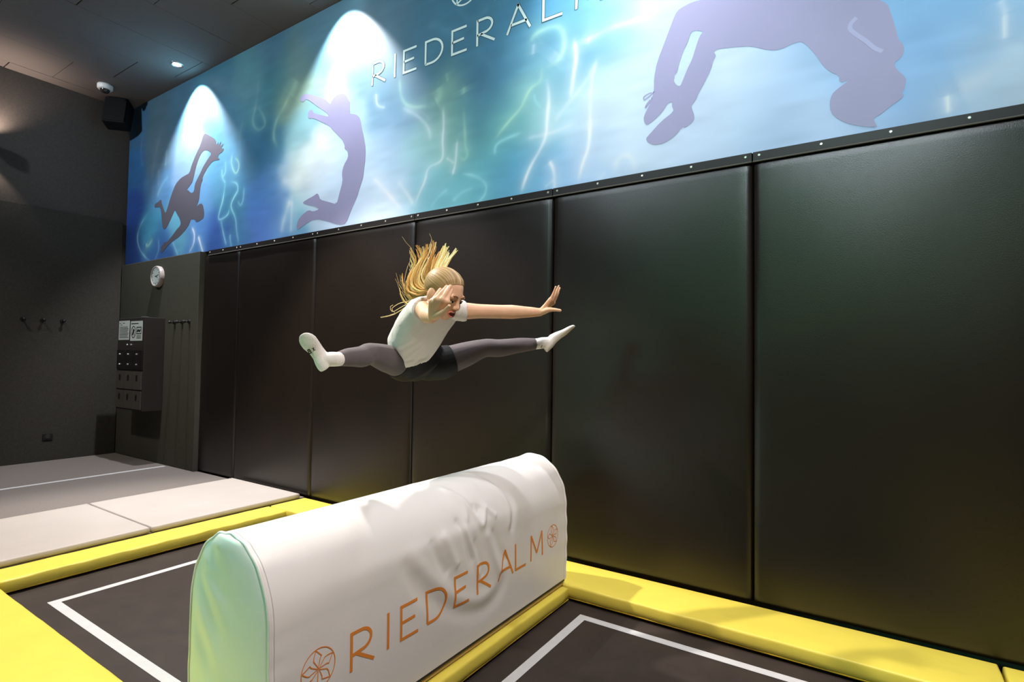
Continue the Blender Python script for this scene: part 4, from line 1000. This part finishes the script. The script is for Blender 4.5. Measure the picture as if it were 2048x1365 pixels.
tube(bm, [SHM.lerp(SHR, 0.6), SHR, SHR.lerp(ELR, 0.5), ELR, ELR.lerp(WRR, 0.28), ELR.lerp(WRR, 0.7), WRR], [0.042, 0.041, 0.034, 0.031, 0.032, 0.026, 0.0205])
# hand held out towards the camera, palm forward
wr = V3((-1.4097, -1.4184, 1.4371))
kn = [V3(p) for p in ((-1.3783, -1.4541, 1.4994), (-1.3535, -1.456, 1.5074), (-1.3347, -1.4495, 1.5053), (-1.3233, -1.4358, 1.4987))]
tp = [V3(p) for p in ((-1.3655, -1.4236, 1.551), (-1.336, -1.4225, 1.5588), (-1.321, -1.4187, 1.5602), (-1.3188, -1.4107, 1.5469))]
bd = [-VF*0.004]*4
hand(bm, wr, kn, tp, bd, [V3(p) for p in ((-1.3818, -1.4303, 1.445), (-1.3447, -1.4421, 1.4524), (-1.3176, -1.4487, 1.4658), (-1.2963, -1.4532, 1.4802))], 0.0150, 0.0080)
# far hand, wrist cocked, fingers up and thumb out
wr = V3((-1.3861, -0.6371, 1.5275))
kn = [V3(p) for p in ((-1.3305, -0.6411, 1.5871), (-1.3365, -0.6152, 1.5874), (-1.3446, -0.5904, 1.584), (-1.3522, -0.5712, 1.5773))]
tp = [V3(p) for p in ((-1.2988, -0.6466, 1.6464), (-1.3057, -0.6035, 1.6557), (-1.323, -0.5609, 1.6517), (-1.3465, -0.5278, 1.6351))]
bd = [(VR*0.25+VU*0.1)*0.012]*4
hand(bm, wr, kn, tp, bd, [V3(p) for p in ((-1.3697, -0.6407, 1.5267), (-1.3369, -0.6434, 1.5352), (-1.3025, -0.6446, 1.5338), (-1.2763, -0.6392, 1.5297))])
# stubs of the feet inside the socks
FOOT = [(V3((-1.8786, -1.5579, 1.2407)), V3((-1.9217, -1.6152, 1.367)), (-VR*0.40-VF*0.92).normalized(), ANR), (V3((-1.4716, -0.395, 1.3402)), V3((-1.3688, -0.3141, 1.4625)), (VR*0.64-VU*0.74-VF*0.15).normalized(), ANL)]
for he, to, nn, an in FOOT:
    tube(bm, [an, he.lerp(to, 0.25)-nn*0.035, he.lerp(to, 0.7)-nn*0.018], [0.026, 0.022, 0.012], 14, 6)
# head
HM = HA.to_4x4()
def hb(c, r, u=28, v=18):
    add_ball(bm, H(*c), tuple(x*1.02 for x in r), u, v, HA)
hb((0, 0.014, 0.030), (0.069, 0.090, 0.076))
hb((0, -0.018, 0.010), (0.061, 0.065, 0.070))
hb((0, -0.030, -0.040), (0.051, 0.048, 0.052))
hb((0, -0.048, -0.078), (0.024, 0.020, 0.017), 16, 10)
hb((0, -0.040, -0.062), (0.036, 0.034, 0.028), 16, 10)
for sx in (-1, 1):
    hb((sx*0.032, -0.052, -0.026), (0.025, 0.024, 0.024), 16, 10)
    hb((sx*0.030, -0.066, 0.021), (0.024, 0.014, 0.010), 14, 8)
    hb((sx*0.068, 0.014, -0.008), (0.009, 0.019, 0.029), 14, 10)
    hb((sx*0.008, -0.083, -0.024), (0.0075, 0.009, 0.007), 10, 8)
tube(bm, [H(0, -0.074, 0.014), H(0, -0.082, -0.004), H(0, -0.092, -0.020)], [0.0085, 0.0085, 0.0098], 12, 5)
body = remeshed('body', bm, M['skin'], 0.0034, 3, person)
# eyes, brows, mouth
for sx in (-1, 1):
    bm = bmesh.new(); add_ball(bm, H(sx*0.029, -0.0695, 0.001), (0.0125, 0.0085, 0.0058), 18, 12, HA); e = into(from_bm('eye', bm, M['eye'], smooth=True), person)
    bm = bmesh.new(); add_ball(bm, H(sx*0.028, -0.0762, 0.0), (0.0070, 0.0032, 0.0056), 14, 10, HA)
    i_ = from_bm('iris', bm, M['iris'], smooth=True); i_.parent = e
    bm = bmesh.new(); tube(bm, [H(sx*0.014, -0.0780, 0.005), H(sx*0.029, -0.0808, 0.0095), H(sx*0.045, -0.0705, 0.003)], [0.0016, 0.0022, 0.0014], 8, 6)
    into(from_bm('upper_eyelid', bm, M['brow'], smooth=True), person)
    bm = bmesh.new(); tube(bm, [H(sx*0.012, -0.0815, 0.023), H(sx*0.030, -0.0805, 0.0285), H(sx*0.048, -0.066, 0.021)], [0.0024, 0.0030, 0.0012], 8, 6)
    into(from_bm('eyebrow', bm, M['brow'], smooth=True), person)
bm = bmesh.new(); add_ball(bm, H(0, -0.0755, -0.0525), (0.0195, 0.0075, 0.0115), 20, 12, HA); mo = into(from_bm('mouth', bm, M['mouth'], smooth=True), person)
P = [H(0.022*math.cos(a), -0.0815+0.007*abs(math.cos(a))**2, -0.0525+0.0125*math.sin(a)) for a in np.linspace(0, 2*math.pi, 17)]
bm = bmesh.new(); tube(bm, P, [0.0030]*17, 8, 3, cap=False); l_ = from_bm('lips', bm, M['lip'], smooth=True); l_.parent = mo
bm = bmesh.new(); add_ball(bm, H(0, -0.0800, -0.0440), (0.014, 0.0035, 0.0035), 12, 8, HA); l_ = from_bm('teeth', bm, M['eye'], smooth=True); l_.parent = mo

# --- clothes
rows = torso_rows(0.006)
bm = bmesh.new()
hemdrop = (PEL-WAI).normalized()
sh = []
for c, s, f, a, b, b2, t in rows:
    if t >= 0.8:
        k = 1.0-min(1, (t-0.8)/1.5)
        sh.append((c+f*0.016*k, s, f, a+0.010*k, b+0.030*k, b2+0.002))
# hem ring follows the belly lower in front than at the back
c, s, f, a, b, b2 = sh[0]
up = s.cross(f) if s.cross(f).dot(WAI-PEL) > 0 else -s.cross(f)
n_ = 36; rings = []
for (c, s, f, a, b, b2) in [(c-up*0.012, s, f, a*0.985, b, b2)] + sh[:-1]:
    ring = []
    first = not rings
    for k in range(n_):
        tt = 2*math.pi*k/n_; x, y = math.cos(tt), math.sin(tt)
        p = V3(c)+s*(a*x)+f*((b if y > 0 else b2)*y)
        if first: p -= up*(0.022*y)
        ring.append(bm.verts.new(p))
    rings.append(ring)
for p, q in zip(rings[:-1], rings[1:]):
    for k in range(n_): bm.faces.new((p[k], p[(k+1) % n_], q[(k+1) % n_], q[k]))
bm.faces.new(rings[0][::-1]); bm.faces.new(rings[-1])
tube(bm, [SHM.lerp(SHL, 0.3), SHL, SHL.lerp(ELL, 0.08)], [0.052, 0.050, 0.048], 22, 6, cap=False)
tube(bm, [SHM.lerp(SHR, 0.3), SHR, SHR.lerp(ELR, 0.12)], [0.054, 0.053, 0.050], 22, 6, cap=False)
from mathutils import noise as mnoise
def shirt_w(co):
    out = np.zeros(len(co))
    for i, p in enumerate(co):
        q = V3(p)-WAI; u = q.dot(side); v = q.dot(up); w_ = q.dot(f)
        out[i] = 0.0042*mnoise.noise(V3((u*16+v*9, v*7-u*5, w_*12))) + 0.0022*mnoise.noise(V3((u*44-v*22, v*16+w_*20, 3.0)))
    return out
remeshed('shirt', bm, M['shirt'], 0.0048, 3, person, shirt_w)['label'] = 'white short sleeved cropped top'
bm = bmesh.new()
for h_, k_, a_ in ((HIR, KNR, ANR), (HIL, KNL, ANL)):
    kk = k_.lerp(a_, 0.28)-VU*0.006
    tube(bm, [PEL.lerp(h_, 0.9), h_, h_.lerp(k_, 0.5), k_, kk, k_.lerp(a_, 0.65), k_.lerp(a_, 0.95)], [0.080, 0.080, 0.066, 0.0485, 0.047, 0.040, 0.0315], 22, 8, cap=False)
remeshed('leggings', bm, M['legging'], 0.0045, 3, person)['label'] = 'dark grey leggings'
bm = bmesh.new()  # black layer around the hips and upper thighs
loft(bm, [(c, s_, f_, a+0.008, b+0.009, b2+0.007) for c, s_, f_, a, b, b2, t in rows if t <= 0.88])
for h_, k_ in ((HIR, KNR), (HIL, KNL)):
    tube(bm, [PEL.lerp(h_, 0.3), h_, h_.lerp(k_, 0.12), h_.lerp(k_, 0.26)], [0.088, 0.0885, 0.083, 0.076], 24, 6, cap=False)
    add_ball(bm, PEL.lerp(h_, 0.35), 0.088, 20, 14)
remeshed('hip_layer', bm, M['hip_layer'], 0.0048, 2, person)['label'] = 'black layer over the hips and upper thighs'
for (he, to, nn, an), kn_ in zip(FOOT, (KNR, KNL)):
    ax = (to-he); L_ = ax.length; axn = ax.normalized(); nn = (nn-axn*nn.dot(axn)).normalized(); wd = axn.cross(nn)
    bm = bmesh.new(); rows_ = []
    for s_, a, hgt in ((-0.10, 0.010, 0.020), (-0.07, 0.020, 0.034), (0.02, 0.0275, 0.048), (0.15, 0.0285, 0.056), (0.32, 0.0270, 0.056), (0.5, 0.0285, 0.046), (0.70, 0.0365, 0.036), (0.84, 0.0375, 0.029), (0.95, 0.033, 0.023), (1.04, 0.022, 0.016), (1.08, 0.010, 0.009)):
        arch = 0.006*math.sin(math.pi*min(1, max(0, (s_-0.15)/0.55)))
        rows_.append((he+axn*(L_*s_)-nn*(hgt*0.5+arch), wd, nn, a*1.14, hgt*0.5, hgt*0.5))
    loft(bm, rows_, 24)
    cuff = an.lerp(kn_, 0.10)
    tube(bm, [he.lerp(to, 0.20)-nn*0.030, an.lerp(he.lerp(to, 0.22)-nn*0.03, 0.35), an, cuff], [0.027, 0.031, 0.0300, 0.0295], 20, 6, cap=False)
    so = remeshed('sock', bm, M['sock'], 0.0036, 4, person)
    # small black mark on the sole and on the ankle
    if he is FOOT[0][0]:
        so['label'] = 'white sock with two small dark marks on the sole'
        for dx, sh_ in ((-0.011, 0), (0.013, 1)):
            c = he.lerp(to, 0.56)+wd*dx-nn*0.0065
            def onsole(x, z, c=c): return tuple(c+wd*x+axn*z+nn*0.004)
            if sh_ == 0: q = ribbon2d([(-0.005, -0.008), (0.005, -0.008), (0.005, 0.008), (-0.005, 0.008)], 0.004, True) + ribbon2d([(-0.004, 0.0), (0.004, 0.0)], 0.003)
            else: q = ribbon2d([(-0.005, -0.007), (0.005, 0.007)], 0.0035) + ribbon2d([(-0.005, 0.007), (0.005, -0.007)], 0.0035)
            k_ = quads_on('sole_mark', q, onsole, M['ink']); k_.parent = so
    else:
        so['label'] = 'white sock with a tiny dark mark at the ankle'
        c = an.lerp(he, 0.28)-VF*0.0315-VU*0.004
        def onank(x, z, c=c): return tuple(c+VR*x+VU*z)
        k_ = quads_on('ankle_mark', ribbon2d([(-0.003, -0.008), (0.0, 0.0), (0.004, 0.007)], 0.003), onank, M['ink']); k_.parent = so

# --- hair: slick cap on the scalp, loose strands flying up from the tie
def attr_mesh(name, V, F, colors, parent, rough=0.4):
    me = bpy.data.meshes.new(name); me.from_pydata(V, [], F); me.update()
    at = me.color_attributes.new('print', 'FLOAT_COLOR', 'POINT')
    rgba = np.ones((len(V), 4), np.float32); rgba[:, :3] = np.array(colors); at.data.foreach_set('color', rgba.ravel())
    me.polygons.foreach_set('use_smooth', [True]*len(me.polygons))
    return into(link(name, me, None, M['strand']), parent)
M['strand'] = attr_mat('hair_strands', 0.5, 0.25)
nu, nv = 160, 90; V = []; C_ = []; idx = {}
tie = V3((-0.035, 0.100, 0.045))
for j in range(nv+1):
    ph = math.pi*0.66*j/nv
    for i in range(nu):
        th = 2*math.pi*i/nu
        d = V3((math.sin(ph)*math.cos(th), math.sin(ph)*math.sin(th), math.cos(ph)))
        p = V3((d.x*0.0755, 0.013+d.y*0.0965, 0.030+d.z*0.0835))
        zl = float(np.interp(p.y, [-0.085, -0.062, -0.040, -0.015, 0.015, 0.06, 0.11], [0.090, 0.074, 0.054, 0.014, 0.004, -0.045, -0.06]))
        if p.z < zl: continue
        edge = min(1.0, max(0.0, (p.z-zl)/0.035)); kf = 0.915+0.075*edge**0.6
        p = V3((p.x*kf, 0.013+(p.y-0.013)*kf, 0.030+(p.z-0.030)*kf))
        # combed streaks run from the parting back to the tie
        q = p-tie; ang = math.atan2(q.z-0.1*q.y, q.x if abs(q.x) > 1e-4 else 1e-4)
        st = 0.5+0.25*math.sin(ang*31+2*math.sin(ang*7))+0.25*math.sin(ang*73+1.3)
        p = p*(1+0.010*(st-0.5))
        part = math.exp(-((p.x+0.004)/0.0035)**2)*(1 if p.y < 0.05 else 0)
        dark, light = np.array((0.215, 0.135, 0.055)), np.array((0.60, 0.42, 0.20))
        c = dark*(1-st)+light*st
        c = c*(1-part)+np.array((0.80, 0.60, 0.42))*part
        hl = max(0.0, 1-edge/0.45)*(0.55+0.45*math.sin(ang*57+p.x*300))
        c = c*(1-0.75*max(0, min(1, hl)))+np.array((0.74, 0.47, 0.30))*0.75*max(0, min(1, hl))
        idx[(j, i)] = len(V); V.append(tuple(H(*p))); C_.append(c)
F_ = []
for j in range(nv):
    for i in range(nu):
        k = [(j, i), (j+1, i), (j+1, (i+1) % nu), (j, (i+1) % nu)]
        if all(x in idx for x in k): F_.append([idx[x] for x in k])
capo = attr_mesh('hair', V, F_, C_, person)
capo['label'] = 'blonde hair combed back from a parting'
GUIDE = [
 [(-1.6298, -1.1619, 1.5876), (-1.6845, -1.1724, 1.5468), (-1.7576, -1.1725, 1.5433), (-1.7944, -1.1745, 1.5885), (-1.8108, -1.1754, 1.6401)],
 [(-1.6298, -1.1621, 1.592), (-1.6989, -1.1702, 1.5544), (-1.7683, -1.1686, 1.5694), (-1.7975, -1.1658, 1.6197), (-1.8023, -1.1592, 1.6764)],
 [(-1.6297, -1.1623, 1.5987), (-1.6956, -1.1805, 1.5667), (-1.7668, -1.1805, 1.5932), (-1.7818, -1.1573, 1.6659), (-1.7537, -1.1296, 1.7373), (-1.7874, -1.1424, 1.8036)],
 [(-1.6297, -1.1625, 1.6053), (-1.6918, -1.1786, 1.5824), (-1.7534, -1.1725, 1.6161), (-1.7517, -1.1503, 1.6878), (-1.7275, -1.1249, 1.752), (-1.738, -1.1215, 1.7954)],
 [(-1.6259, -1.1604, 1.6143), (-1.6805, -1.172, 1.605), (-1.7234, -1.1661, 1.6492), (-1.7178, -1.1412, 1.7186), (-1.7043, -1.1105, 1.7754), (-1.707, -1.1016, 1.8098)],
 [(-1.6222, -1.1584, 1.6254), (-1.6654, -1.163, 1.6299), (-1.69, -1.1571, 1.6753), (-1.6843, -1.1319, 1.7401), (-1.686, -1.111, 1.7898), (-1.6906, -1.1032, 1.8194)],
 [(-1.6184, -1.1563, 1.6366), (-1.6503, -1.154, 1.6525), (-1.6635, -1.1406, 1.7006), (-1.6614, -1.1173, 1.7542), (-1.6553, -1.0911, 1.7995)],
 [(-1.6043, -1.1593, 1.6441), (-1.6286, -1.1523, 1.6691), (-1.6322, -1.1326, 1.7173), (-1.6301, -1.109, 1.7618), (-1.6315, -1.0876, 1.8023)],
 [(-1.5903, -1.1624, 1.6516), (-1.6089, -1.1517, 1.6789), (-1.6088, -1.1294, 1.7226), (-1.6066, -1.1054, 1.7602), (-1.6099, -1.0849, 1.7937)],
 [(-1.5727, -1.163, 1.6591), (-1.5819, -1.1462, 1.6865), (-1.5799, -1.1223, 1.7212), (-1.5776, -1.0979, 1.7497), (-1.5764, -1.0857, 1.7653)],
]
GUIDE = [[V3(p) for p in cat_rom(g, 6)] for g in GUIDE]
def resample(P, n):
    L = [0]
    for a, b in zip(P[:-1], P[1:]): L.append(L[-1]+(b-a).length)
    return [V3([float(np.interp(L[-1]*k/(n-1), L, [p[d] for p in P])) for d in range(3)]) for k in range(n)]
GUIDE = [resample(g, 15) for g in GUIDE]
V, F_, C_ = [], [], []
def strand(P, r0, r1, col, col2):
    n = 5; fr = None; base = len(V)
    for i, p in enumerate(P):
        d = (P[min(len(P)-1, i+1)]-P[max(0, i-1)]).normalized()
        fr = d.orthogonal().normalized() if fr is None else (fr-d*fr.dot(d)).normalized()
        s = d.cross(fr); f_ = i/(len(P)-1); r = (r0*(1-f_)+r1*f_)*(0.55+0.45*min(1, f_*5))
        for k in range(n):
            V.append(tuple(p+(fr*math.cos(2*math.pi*k/n)+s*math.sin(2*math.pi*k/n))*r)); C_.append(col*(1-f_)+col2*f_)
    for i in range(len(P)-1):
        for k in range(n):
            a = base+i*n; F_.append((a+k, a+(k+1) % n, a+n+(k+1) % n, a+n+k))
pal = [np.minimum(np.array(c)*1.2, 0.9) for c in ((0.42, 0.22, 0.055), (0.58, 0.34, 0.10), (0.72, 0.48, 0.18), (0.80, 0.60, 0.30), (0.30, 0.15, 0.04))]
for lk in range(46):
    g = (lk+random.random())/46*(len(GUIDE)-1); base_ = V3((random.gauss(0, 1), random.gauss(0, 1), random.gauss(0, 1)))
    lock_col = random.choice(pal[:4]); lcut = random.choice((1.0, 1.0, 0.92, 0.82, 0.72))
    b2_ = V3((random.gauss(0, 1), random.gauss(0, 1), random.gauss(0, 1)))
    for i in range(8):
        gg = min(len(GUIDE)-1.001, max(0, g+random.gauss(0, 0.10))); g0 = int(gg); f_ = gg-g0
        P = [a.lerp(b, f_) for a, b in zip(GUIDE[g0], GUIDE[g0+1])]
        off = V3((random.gauss(0, 1), random.gauss(0, 1), random.gauss(0, 1)))
        P = P[:max(6, int(len(P)*min(1.0, lcut+random.uniform(-0.05, 0.08))))]
        Q = []
        for j, p in enumerate(P):
            t_ = j/(len(P)-1)
            Q.append(p+base_*0.0075*min(1, t_*2.2+0.2)+b2_*0.008*t_*t_+off*(0.0022*min(1, t_*3)*(1-0.75*t_)))
        strand(Q, 0.0034, 0.0010, lock_col*random.uniform(0.8, 1.15), np.minimum(lock_col*1.15, 0.85))
for i in range(26):   # stray single hairs
    g = random.choice(GUIDE[:6]); off = V3((random.gauss(0, 1), random.gauss(0, 1), random.gauss(0, 1)))
    Q = [p+off*0.016*(j/14)**1.5-VR*0.02*(j/14)**2*random.random() for j, p in enumerate(g)]
    strand(Q, 0.0011, 0.0006, pal[3], pal[3])
for P in ([(-1.7064, -1.1751, 1.5543), (-1.7922, -1.1587, 1.5277), (-1.8584, -1.1652, 1.4971), (-1.897, -1.1781, 1.4834), (-1.9338, -1.1901, 1.4766)], [(-1.7101, -1.1774, 1.5497), (-1.798, -1.1623, 1.5207), (-1.8623, -1.1676, 1.4924), (-1.897, -1.178, 1.481), (-1.9319, -1.1888, 1.4743)],
          [(-1.7614, -1.1749, 1.541), (-1.8283, -1.1702, 1.5189), (-1.872, -1.1743, 1.5016), (-1.889, -1.1744, 1.5233), (-1.8772, -1.1671, 1.5351)], [(-1.7576, -1.1725, 1.5456), (-1.8243, -1.1685, 1.5421), (-1.8621, -1.1689, 1.5297), (-1.8832, -1.1702, 1.514), (-1.8696, -1.1606, 1.4979)]):
    strand(resample(cat_rom(P, 6), 12), 0.0022, 0.0012, pal[3], pal[3])
ho = attr_mesh('loose_hair', V, F_, C_, person)
ho['label'] = 'long blonde hair flying upward'
bm = bmesh.new(); c = V3((-1.6375, -1.1736, 1.6045)); tube(bm, [c+VR*0.012+VU*0.002, c-VR*0.010-VU*0.008], [0.014, 0.013], 14, 4); into(from_bm('hair_tie', bm, M['black'], smooth=True), person)
